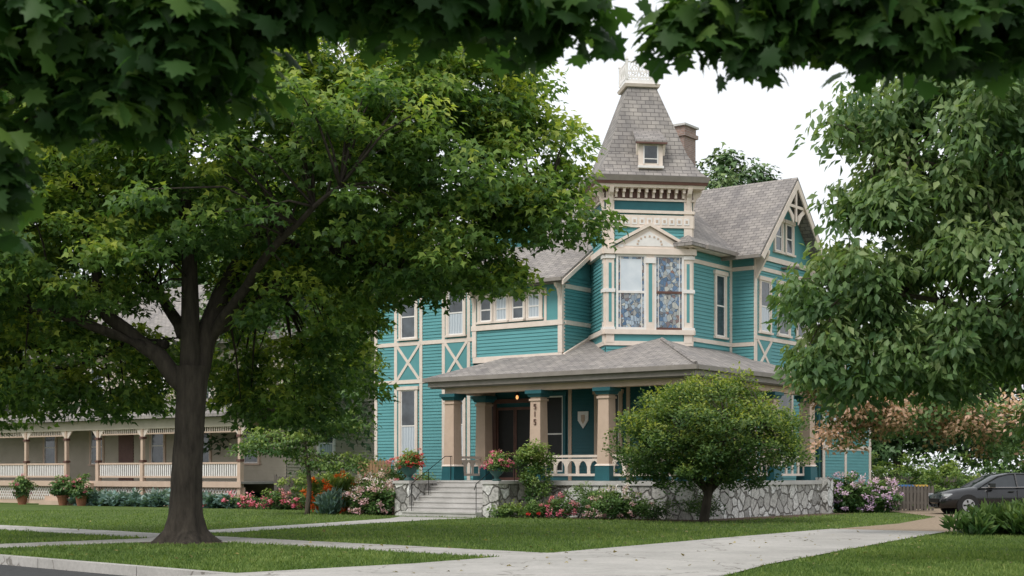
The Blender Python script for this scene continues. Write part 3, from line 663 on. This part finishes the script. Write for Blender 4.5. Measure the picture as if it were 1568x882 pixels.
V=[];F=[];ns=30; zz=np.concatenate([np.linspace(-.05,.6,7),np.linspace(.75,3.7,18)])
for i,z in enumerate(zz):
    r=np.interp(z,[p_[0] for p_ in prof],[p_[1] for p_ in prof])
    for kk in range(ns):
        t=2*math.pi*kk/ns; f_=1+(.22*math.sin(t*5+1)*max(0,1-z/.7))+.04*math.sin(t*7+z*2)+.035*math.sin(t*13+z*1.3)+.02*R.uniform(-1,1)
        V.append((bx+.05*z+r*f_*math.cos(t),by+r*f_*math.sin(t),z))
for i in range(len(zz)-1):
    for kk in range(ns): F.append((i*ns+kk,i*ns+(kk+1)%ns,(i+1)*ns+(kk+1)%ns,(i+1)*ns+kk))
o.add('trunk','bark',V,F)
LP=[limb(o,[(-6.8,by,3.2),(-7.7,30,4.1),(-8.6,29.9,4.9),(-8.85,30,6.3),(-9.4,30,8)],.21,.05),
 limb(o,[(-7.5,30,4.0),(-9.3,29.5,4.7),(-11.3,29.4,5.1),(-14,29.5,5.5)],.12,.04),
 limb(o,[(-6.72,by,3.2),(-6.3,30.4,5.0),(-5.2,30.6,7),(-3.6,31,8.7),(-1.8,31,9.8)],.26,.04),
 limb(o,[(-6.78,by,3.2),(-6.8,30,5.3),(-7.0,30.3,8),(-7.3,30.5,10.6)],.24,.05),
 limb(o,[(-6.4,30.4,4.6),(-4.2,30.2,6),(-1.6,30,6.9),(.8,29.8,7.3)],.14,.03),
 limb(o,[(-6.5,30.3,4.2),(-5.6,29.4,5.2),(-4.4,28,6.2),(-3.2,26.5,6.8)],.14,.03),
 limb(o,[(-7,30.2,4.4),(-7.9,31.5,5.6),(-9.5,33,7),(-11,35,8)],.14,.03),
 limb(o,[(-6.4,30.5,4.5),(-4.8,32.3,5.6),(-2.8,34,7),(-1,35.5,8)],.14,.03),
 limb(o,[(-5.2,30.6,6.5),(-3.9,30.5,6.2),(-2.2,30.4,5.8),(-.6,30.0,5.5)],.09,.02),
 limb(o,[(-7.4,30.4,4.2),(-8.6,31.5,4.3),(-10.2,32.2,3.8),(-12,32.6,3.4)],.1,.02)]
ells=[(-5.2,30.2,7.9,4.2,5.0,2.5),(-2.1,30.2,7.7,2.9,3.6,2.2),(-1.7,30.4,9.3,2.4,2.8,1.6),(.0,30.2,8.2,1.4,1.7,1.4),(.9,30,6.9,1.05,1.2,.55),
 (-1.9,29.6,5.85,1.8,2.0,.7),(-4.5,31.3,5.2,1.7,2.8,1.2),(-4.6,33,3.9,1.5,1.4,1.2),(-9.9,32,4.3,2.4,2.6,1.2),(-9.2,29,6.2,2.6,3.2,1.3),(-12.5,30,6.6,3,4,2.6),(-7.6,30.5,9.0,4,4.2,2.2),(-12,31,9.5,3,3.5,2),(-.5,29.8,5.5,.75,.6,.38),
 (-4.2,31,10.6,3.4,3.2,1.5),(-.9,30.4,9.9,1.5,2,1.1),(-9.2,32.4,3.4,1.4,1.5,.75),(-11.8,32.4,3.4,1.8,1.5,.85),(-5.3,33,3.2,1.2,1.2,.6),(-6.6,33.2,4.1,1.0,1.0,1.0),(-12.3,32,4.7,1.8,1.6,.9)]
cl=clumps(ells,1680,.62)
keep=~((np.abs(cl[0][:,0]+6.9)<1.1)&(cl[0][:,1]<30.6)&(cl[0][:,2]<5.3)); cl=tuple(a[keep] for a in cl)
twigs(o,cl[0],ells,cl[3],440,.018,'bark',np.concatenate(LP))
p=empty_of(o,'maple_tree')
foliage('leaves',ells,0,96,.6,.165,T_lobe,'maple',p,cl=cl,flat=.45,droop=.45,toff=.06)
def near_tree(name,tx,ty,br,ells,shade_ells,n,nu):
    o=Obj(); LP=[limb(o,[(tx,ty,-.1),(tx+.05,ty,1.5),(tx,ty,3.2),(tx+.1,ty,4.6),(tx,ty,7)],.34,.2,14,12)]
    for b in br: LP.append(limb(o,b,.045,.008,10,7))
    cl=clumps(ells,n,.2); twigs(o,cl[0],ells,cl[3],n//3,.005,'bark',np.concatenate(LP[1:]))
    p=empty_of(o,name)
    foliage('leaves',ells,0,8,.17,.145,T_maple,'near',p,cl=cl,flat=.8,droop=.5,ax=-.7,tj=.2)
    foliage('shading_leaves',shade_ells,nu,30,.5,.2,T_lobe,'near',p,shell=.3)  # out-of-view canopy added overhead to darken the hanging leaves
near_tree('maple_tree',-6.3,7.0,[[(-6.3,7,4.6),(-4.5,7.6,4.8),(-2.5,8,4.45),(-1.2,8,4.35),(.3,8.2,4.2)],[(-6.2,7,3.6),(-4.2,7.6,3.9),(-3.1,8,3.4),(-2.9,8,2.9)],[(-4.5,7.6,4.7),(-2.8,7.8,4.3),(-1.9,8,3.95)]],
 [(-2.7,8,4.02,.95,.7,.42),(-1.8,8,4.0,.42,.6,.42),(-2.95,8,3.2,.17,.35,.4),(-2.35,8.1,3.62,.5,.4,.25),(-.9,8,4.31,1.1,.6,.16),(-.05,8,4.12,.3,.4,.16),(.28,8.0,4.1,.22,.3,.14),(-.5,8,4.13,.35,.3,.13),(-1.3,8,4.16,.3,.3,.14)],
 [(-3,7,6.6,3,2.0,.5),(-.5,7,6.6,2,1.6,.4)],560,60)
near_tree('maple_tree',6.4,7.2,[[(6.4,7.2,4.6),(4.5,7.8,4.7),(2.6,8,4.4),(1.6,8,4.25),(.95,8,4.0)],[(4.5,7.8,4.6),(3,8,4.2),(2.2,8,4.0)]],
 [(1.8,8,4.17,.8,.5,.18),(2.5,8,4.08,.55,.5,.27),(1.4,8,3.93,.22,.25,.13),(.98,8,3.98,.17,.2,.13),(2.1,8,3.95,.35,.35,.15)],
 [(3,7.2,6.5,2.4,1.8,.5)],270,40)
# right ash tree
o=Obj(); LP=[limb(o,[(9.6,23,-.1),(9.5,23,1.5),(9.4,23,3),(9.0,22.8,4.5),(8.4,22.6,7)],.3,.1,14,12,'bark2'),
 limb(o,[(9.4,23,3),(8.4,22.6,3.6),(7,22.3,4.1),(5.2,22,4.3)],.1,.02,mat='bark2'),limb(o,[(9.2,22.9,4),(8.2,22.4,5.2),(7,22,6.0),(5.4,22,6.6)],.1,.02,mat='bark2'),
 limb(o,[(9,22.8,4.6),(8,22.5,6),(7.2,22.4,7.4),(6.3,22.3,8)],.08,.02,mat='bark2'),limb(o,[(9.4,23,2.8),(8,22.6,3.3),(6.5,22.4,3.5)],.07,.02,mat='bark2')]
ells=[(7.3,22.2,6.9,1.9,2.2,1.2),(6.4,22.2,5.6,1.4,1.8,.9),(5.1,22,4.35,1.0,1.2,.65),(5.3,22,3.35,1.0,1.1,.6),(7.6,22,4.5,1.8,2.0,1.35),(8.2,22.5,8,1.8,2,1.1),(5.2,22,6.85,.65,.5,.15),(8.3,22.5,3.5,1.3,1.5,.5),(9.5,22.8,6,2,2.5,2.2),(6.0,22.2,7.3,.8,1,.35),(6.5,22.3,3.1,.9,1,.5),(8.6,22,2.4,.45,.6,.5),(5.6,22,5.6,.5,.6,.25)]
cl=clumps(ells,740,.5); twigs(o,cl[0],ells,cl[3],260,.01,'bark2',np.concatenate(LP))
p=empty_of(o,'ash_tree')
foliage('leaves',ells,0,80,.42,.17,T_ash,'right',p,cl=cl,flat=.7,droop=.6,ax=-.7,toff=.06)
o=Obj(); limb(o,[(13.2,33,-.1),(13.1,33,1.5),(11.4,33,2.8)],.1,.04,6,8,'bark2'); limb(o,[(13.1,33,1.9),(10.6,33,2.9),(8,33,3.2)],.05,.02,8,8,'bark2')
p=empty_of(o,'smoke_tree')
ells=[(7.9,33,3.1,1.0,1.1,.55),(9.0,33,3.0,1.2,1.3,.6),(10.2,33,2.8,1.1,1.2,.5),(7.2,33,3.7,.6,.8,.4),(7.7,33,2.4,.6,.8,.3),(11.6,33,2.6,1.2,1.2,.7)]
foliage('leaves',ells,170,50,.35,.12,T_kite,'pink',p,shell=.3,flat=.7); foliage('green_leaves',ells,130,55,.38,.13,T_kite,'right',p,shell=.3,flat=.7)
# ornamental tree
o=Obj(); bx,by=5.75,42.0
LP=[limb(o,[(bx-.1,by,-.05),(bx-.05,by,.6),(bx+.1,by,1.2),(bx,by,2.0)],.16,.09,8,10)]
for i in range(9):
    a=i*.7; LP.append(limb(o,[(bx,by,.7+.05*i),(bx+.7*math.cos(a),by+.7*math.sin(a),1.5),(bx+1.9*math.cos(a),by+1.9*math.sin(a),2.5+.3*math.sin(i))],.07,.02,7,6))
ells=[(bx,by,2.65,2.5,2.4,1.45),(bx-1.0,by,2.3,1.8,2,1.25),(bx+1.15,by,2.35,1.85,2,1.25),(bx-.1,by,3.35,1.6,1.5,.95)]
cl=clumps(ells,640,.6); twigs(o,cl[0],ells,cl[3],200,.01,'bark',np.concatenate(LP))
p=empty_of(o,'ornamental_tree'); foliage('leaves',ells,0,80,.38,.105,T_kite,'bush',p,cl=cl,flat=.7,droop=.2,ax=.3)
o=Obj(); bx,by=-7.2,50
limb(o,[(bx,by,-.05),(bx+.1,by,1.2),(bx-.1,by,2.5),(bx,by,4)],.1,.04,8,8,'bark2')
ells=[(bx-1,by,2.6,1.5,1.3,.5),(bx+.8,by,3.3,1.6,1.4,.6),(bx,by,4.4,1.4,1.4,.6),(bx+.9,by,1.9,1.4,1.2,.4),(bx+1.2,by+2,5.5,1.5,1.5,.9)]
cl=clumps(ells,220,.3); twigs(o,cl[0],ells,cl[3],80,.014,'bark2')
p=empty_of(o,'dogwood_tree'); foliage('leaves',ells,0,60,.45,.13,T_kite,'light',p,cl=cl,flat=.3)
def back(name,x,y,z,rx,rz,n,mat='far',size=.34):
    o=Obj(); limb(o,[(x,y,-.1),(x,y,z*.5),(x+.2,y,z)],.3,.12,6,8,'bark2')
    p=empty_of(o,name); e=[(x,y,z,rx,rx,rz),(x-rx*.5,y,z-rz*.3,rx*.6,rx*.6,rz*.6),(x+rx*.5,y,z-rz*.35,rx*.6,rx*.6,rz*.6),(x+rx*.1,y,z+rz*.45,rx*.6,rx*.6,rz*.6)]
    foliage('leaves',e,n,60,1.1,size,T_lobe,mat,p,shell=.5,flat=.6)
back('oak_tree',12.3,82,16.2,3.3,3.6,170)
back('linden_tree',-10.5,66,7.5,4.2,5.5,260); back('linden_tree',-5.5,72,9,4,6,240); back('linden_tree',19,70,6.0,4.2,4.0,220); back('linden_tree',27,72,7.5,5,5,220); back('linden_tree',15.5,76,4.0,3.4,3.4,160); back('linden_tree',-30,75,10,6,7,260); back('linden_tree',-20,82,11,6,7,240); back('linden_tree',-13,84,15,6.5,8,260,size=.4); back('linden_tree',-31,88,17,7,8,240,size=.45)
g=bpy.data.objects.new('distant_trees',None); col.objects.link(g)
e=[(xx,105+R.uniform(-8,8),R.uniform(3.5,6),R.uniform(5,8),5,R.uniform(4.5,7.5)) for xx in range(-80,90,8)]
foliage('leaves',e,1300,45,1.7,.6,T_kite,'far',g,shell=.6,zmin=.3)
# ------------------------------------------------------------------ shrubs and flowers
def shrub(name,ells,n,size=.09,mat='shrub',fl=None,nf=60,fs=.05,fr=.12,per=60,T=T_kite,rc=.22,ax=.1):
    p=bpy.data.objects.new(name,None); col.objects.link(p)
    foliage('foliage',ells,n,per,rc,size,T,mat,p,shell=.4,flat=.8,droop=.1,ax=ax,zmin=.05)
    if fl:
        E2=[(a,b,c,rx+.12,ry+.12,rz+.12) for a,b,c,rx,ry,rz in ells]
        foliage('flowers',E2,int(nf*1.5),30,fr,fs*1.3,T_kite,fl,p,shell=.97,flat=.9,droop=0,ax=.3,zmin=.15,toff=.15)
def W(a,b,z,rx,ry,rz): q_=loc2w(a,b); return (q_[0],q_[1],z,rx,ry,rz)
shrub('hydrangea_bush',[W(-11.6,-1.9,.55,.7,.6,.6),W(-12.3,-1.4,.65,.75,.6,.65)],90,.12,'shrub','white',60,.07,.13)
shrub('daylily_clump',[W(-13.9,-1.2,.65,.7,.7,.6),W(-14.8,-.8,.65,.8,.7,.6)],70,.2,'light','orangef',46,.09,.11,T=T_slim,ax=1.2)
shrub('rose_bush',[W(-12.9,.4,1.0,.8,.8,.7)],80,.09,'shrub','pinkf',34,.06,.1)
shrub('spirea_bush',[W(-11.6,.6,.9,.6,.6,.6)],50,.08,'light')
shrub('ribbon_grass_clump',[W(-13.2,-2.4,.3,.35,.35,.3)],18,.3,'hosta',T=T_slim,ax=1.5)
shrub('hydrangea_bush',[(12.4,52.6,.65,.85,.8,.68),(13.6,52.9,.55,.75,.8,.58)],110,.14,'shrub','purplef',60,.07,.13)
shrub('hydrangea_bush',[W(-2.2,-1.0,.45,.9,.45,.42)],60,.1,'shrub','white',26,.05,.09)
shrub('rose_bush',[W(-4.3,-1.2,.3,.45,.35,.3)],30,.08,'shrub','pinkf',16,.05,.08)
shrub('lilac_bush',[W(-5.6,-.7,1.2,.45,.4,.95),W(-5.7,-.7,1.9,.65,.5,.45)],75,.1,'light',None)
shrub('boxwood_bush',[W(-4.0,-.5,.6,.55,.4,.55),W(-3.2,-.6,.5,.6,.4,.45)],70,.07,'shrub')
shrub('boxwood_bush',[W(-1.0,-.8,.4,.7,.4,.35),W(.5,-.4,.45,.5,.5,.4)],60,.07,'shrub')
shrub('coleus_plant',[W(-6.2,-1.5,.25,.5,.3,.2),W(-5.2,-1.4,.2,.5,.3,.16)],36,.09,'light')
shrub('rose_bush',[W(-5.0,-1.5,.3,.3,.3,.25)],14,.08,'shrub','redf',7,.05,.06)
shrub('yellow_shrub',[(16.3,62,1.2,2.0,1.2,1.0),(19,62,1.0,1.6,1.2,.9)],120,.14,'light')
shrub('hedge',[(22,66,1.2,4,1.5,1.4),(29,66,1.2,4,1.5,1.4)],160,.2,'shrub',rc=.5)
shrub('daylily_clump',[(11.4,33.2,.2,1.0,.7,.22),(13.0,33.6,.25,1.2,.9,.25),(12.3,34.4,.25,1.1,.9,.25)],130,.3,'shrub',T=T_slim,ax=1.1,rc=.28)
shrub('hosta_border',[(-11.4-.8*t-.55,60+.6*t-.9,.25,.75,.5,.28) for t in np.arange(0,10,1.0)],120,.24,'hosta',ax=.5)
shrub('geranium_border',[(-11.4-.8*t+.9,60+.6*t-1.7,.25,.7,.5,.28) for t in np.arange(-3,2.5,1.0)],70,.1,'shrub','pinkf',34,.08,.14)
shrub('viburnum_bush',[(-6.6,54,.8,1.1,.9,.8),(-8.6,57,.7,1.2,.9,.7)],90,.12,'light')
shrub('groundcover',[W(-16,1.6,.5,1.0,.6,.45),W(-14.7,1.2,.6,.9,.6,.55)],80,.12,'shrub')
def urn(name,x,y,z,s,fl):
    o=Obj(); o.lathe('pot','urn',frame(x,y),0,0,[(.16*s,z),(.18*s,z+.04*s),(.08*s,z+.1*s),(.1*s,z+.16*s),(.24*s,z+.3*s),(.28*s,z+.46*s),(.3*s,z+.48*s),(.27*s,z+.5*s)])
    p=o.build(name,smooth=('pot',))
    e=[(x,y,z+.62*s,.45*s,.45*s,.2*s),(x+.1*s,y,z+.82*s,.3*s,.3*s,.22*s)]
    foliage('foliage',e,40,40,.18,.1,T_kite,'light',p,shell=.3,flat=.8); foliage('flowers',[(a,b,c+.05,d_*1.15,e_*1.15,f_*1.3) for a,b,c,d_,e_,f_ in e],30,24,.09,.06,T_kite,fl,p,shell=.95)
a=loc2w(-10.5,-1.4); urn('flower_urn',a[0],a[1],1.2,1.05,'redf'); a=loc2w(-6.68,-1.4); urn('flower_urn',a[0],a[1],1.2,.9,'pinkf')
for i,(x,y) in enumerate(((-20.3,64.3),(-19.2,63.4),(-22.8,66.2))):
    o=Obj(); o.lathe('pot','terracotta',frame(x,y),0,0,[(.18,0),(.26,.38),(.29,.38),(.29,.46),(.25,.46)]); p=o.build('potted_plant')
    foliage('foliage',[(x,y,.85,.45,.45,.5)],30,40,.2,.14,T_kite,'shrub',p,shell=.3); foliage('flowers',[(x,y,.9,.5,.5,.5)],10,20,.1,.07,T_kite,'pinkf',p)
# ------------------------------------------------------------------ cars
def car(name,loc,rz,paint):
    o=Obj()
    xs=[-2.32,-2.28,-2.1,-1.8,-1.4,-1.0,-.7,-.2,.4,1.0,1.5,1.8,2.1,2.26,2.32]
    zt=[.52,.66,.76,.84,.9,.95,.97,.98,.99,1.0,1.03,1.04,1.02,.95,.6]
    hw=[.55,.7,.8,.86,.89,.9,.9,.9,.9,.9,.89,.87,.82,.74,.6]
    V=[];F=[]
    for x,z,w in zip(xs,zt,hw):
        ring=[(-w*.9,.24),(-w,.42),(-w*1.005,.62),(-w*.97,z-.12 if z>.75 else z-.04),(-w*.84,z),(0,z+.04),(w*.84,z),(w*.97,z-.12 if z>.75 else z-.04),(w*1.005,.62),(w,.42),(w*.9,.24),(0,.2)]
        if z<.6: ring=[(a,max(.26,min(b,z+.02))) for a,b in ring]
        V+=[(x,a,b) for a,b in ring]
    n=12
    for i in range(len(xs)-1):
        for k_ in range(n): F.append((i*n+k_,i*n+(k_+1)%n,(i+1)*n+(k_+1)%n,(i+1)*n+k_))
    F.append(tuple(range(n))); F.append(tuple((len(xs)-1)*n+k_ for k_ in range(n))[::-1])
    o.add('body',paint,V,F)
    cab=[(-1.05,.94,.94),(-.75,1.12,.94),(-.3,1.36,.94),(.1,1.44,.94),(.6,1.455,.95),(1.1,1.38,.97),(1.5,1.22,1.0),(1.85,1.04,1.01)]
    V=[];F=[]
    for x,z,zb in cab:
        h=(z-zb)/.5; V+=[(x,-.84,zb-.02),(x,-.84+.2*h,z-.03),(x,-.84+.26*h,z),(x,0,z+.03*h),(x,.84-.26*h,z),(x,.84-.2*h,z-.03),(x,.84,zb-.02)]
    for i in range(len(cab)-1):
        for k_ in range(6):
            F.append((i*7+k_,i*7+k_+1,(i+1)*7+k_+1,(i+1)*7+k_))
    roof=[f for j,f in enumerate(F) if (j%6) in (1,2,3,4) and 2<=j//6<=4]; gl=[f for f in F if f not in roof]
    o.add('windows','carglass',V,gl); o.add('roof',paint,V,roof)
    for s in (-1,1):
        for i in range(len(cab)-1):
            a,b=cab[i],cab[i+1]
            o.tube('roof_rails',paint,[(a[0],s*(.845-.2*(a[1]-a[2])/.5),a[1]-.02),(b[0],s*(.845-.2*(b[1]-b[2])/.5),b[1]-.02)],[.028,.028],6)
        o.tube('roof_rails',paint,[(.35,s*.85,.96),(.32,s*.67,1.43)],[.035,.03],6); o.tube('roof_rails',paint,[(1.2,s*.85,.96),(1.12,s*.69,1.36)],[.04,.035],6)
        o.tube('window_chrome','rim',[(-.95,s*.875,.955),(.3,s*.88,.96),(1.7,s*.86,1.01)],[.012]*3,5)
        for x in (-1.42,1.38):
            for rad,y0,y1,mt,pn in ((.385,.76,.912,'tyre','wheel_arches'),(.33,.74,.925,'tyre','tyres'),(.22,.8,.935,'rim','rims'),(.06,.8,.945,'tyre','hubs')):
                o.tube(pn,mt,[(x,s*y0,.33),(x,s*y1,.33)],[rad,rad],24)
            for k_ in range(5):
                t=k_*2*math.pi/5; o.tube('rims','tyre',[(x+.1*math.cos(t+.6),s*.938,.33+.1*math.sin(t+.6)),(x+.19*math.cos(t+.6),s*.938,.33+.19*math.sin(t+.6))],[.025,.04],5)
        o.box('headlamps','lamp',I0,-2.24,-1.95,s*.66-.12,s*.66+.16,.64,.74); o.box('tail_lamps','redlamp',I0,2.1,2.28,s*.62-.14,s*.62+.15,.78,.92)
        o.box('mirrors',paint,I0,-.72,-.52,s*.98-.09,s*.98+.09,.96,1.1)
        for x in (-.75,.32,1.2): o.box('door_gaps','tyre',I0,x-.008,x+.008,s*.906-.004,s*.906+.004,.32,.86)
        for x in (.1,1.0): o.box('door_handles',paint,I0,x-.1,x+.1,s*.92-.02,s*.92+.02,.8,.83)
        o.box('sills','tyre',I0,-1.05,1.0,s*.88-.03,s*.88+.03,.2,.28)
    o.box('grille','tyre',I0,-2.35,-2.29,-.45,.45,.42,.56)
    return o.build(name,loc,rz,smooth=('body','windows','roof'))
car('parked_car',(17.3,50.6,0.0),math.radians(3),'black'); car('parked_car',(21.6,60,0.02),math.radians(2),'silver')
def fence(name,p0,p1,h,mat,gap=.02,w=.12):
    o=Obj(); p0=np.array(p0,float);p1=np.array(p1,float); L_=np.linalg.norm(p1-p0); ang=math.degrees(math.atan2(*(p1-p0)[::-1])); f=frame(p0[0],p0[1],ang)
    x=0
    while x<L_:
        hh=h+R.uniform(-.02,.02); o.extr('pickets',mat,f,[(x,.05),(x+w,.05),(x+w,hh-.06),(x+w/2,hh),(x,hh-.06)],-.012,.012); x+=w+gap
    for z in (.3,h-.3): o.box('rails',mat,f,0,L_,.013,.06,z,z+.09)
    x=0
    while x<=L_+.1: o.box('posts',mat,f,x-.05,x+.05,.06,.16,0,h+.05); x+=2.2
    o.build(name)
fence('wooden_fence',(14.2,53.6),(15.75,53.4),1.02,'wood',.04,.09); fence('wooden_fence',(16.5,64),(32,62),1.35,'wood')
fence('wooden_fence',(-9.6,57.5),(-7.4,57),1.35,'wood'); fence('wooden_fence',(-6.2,57.2),(-4.9,56.6),2.0,'woodtan')
for x,lid in ((15.2,'bluelid'),(15.75,'yellowlid')):
    o=Obj(); f=frame(x,54.9); o.taper('bin_body','greyplastic',f,0,0,.08,.94,.19,.24); o.taper('lid',lid,f,0,0,.94,1.01,.27,.22)
    for s in (-1,1): o.tube('wheels','tyre',[(s*.2,.2,.09),(s*.26,.2,.09)],[.09,.09],10,f)
    o.tube('handle',lid,[(-.18,.27,.95),(.18,.27,.95)],[.02,.02],6,f); o.build('trash_bin')
# ------------------------------------------------------------------ light, world, camera
el=math.radians(50)
sd=np.array([-.6*math.cos(el),-.8*math.cos(el),math.sin(el)])
sun=bpy.data.lights.new('sun','SUN'); sun.energy=2.1; sun.angle=math.radians(22); sun.color=(1,.97,.92)
so=bpy.data.objects.new('sun',sun); col.objects.link(so)
so.rotation_euler=Vector(sd).to_track_quat('Z','Y').to_euler()
w=bpy.data.worlds.new('World'); scene.world=w; w.use_nodes=True; nt=w.node_tree; nt.nodes.clear()
out=nt.nodes.new('ShaderNodeOutputWorld'); bg=nt.nodes.new('ShaderNodeBackground'); nt.links.new(bg.outputs[0],out.inputs[0])
sky=nt.nodes.new('ShaderNodeTexSky'); sky.sky_type='NISHITA'; sky.sun_disc=False; sky.sun_elevation=el; sky.sun_rotation=math.atan2(sd[0],sd[1]); sky.dust_density=5; sky.air_density=1.5
tc=nt.nodes.new('ShaderNodeTexCoord'); nz=nt.nodes.new('ShaderNodeTexNoise'); nz.inputs['Scale'].default_value=2.2; nz.inputs['Detail'].default_value=5
nt.links.new(tc.outputs['Generated'],nz.inputs['Vector'])
cc=ramp(nt,nz.outputs[0],[(.3,(8.5,8.8,9.2)),(.7,(9.5,9.7,9.9))])
mx=nt.nodes.new('ShaderNodeMix'); mx.data_type='RGBA'; mx.inputs[0].default_value=.93; nt.links.new(sky.outputs[0],mx.inputs[6]); nt.links.new(cc,mx.inputs[7])
nt.links.new(mx.outputs[2],bg.inputs[0]); bg.inputs[1].default_value=.125
cam=bpy.data.cameras.new('camera'); co=bpy.data.objects.new('camera',cam); col.objects.link(co); scene.camera=co
co.location=(0,0,1.45); co.rotation_euler=(math.radians(90),0,0)
cam.lens=50; cam.sensor_width=36; cam.shift_y=.181; cam.clip_end=3000
cam.dof.use_dof=True; cam.dof.focus_distance=46; cam.dof.aperture_fstop=4
scene.view_settings.view_transform='Standard'; scene.view_settings.look='None'; scene.view_settings.exposure=0
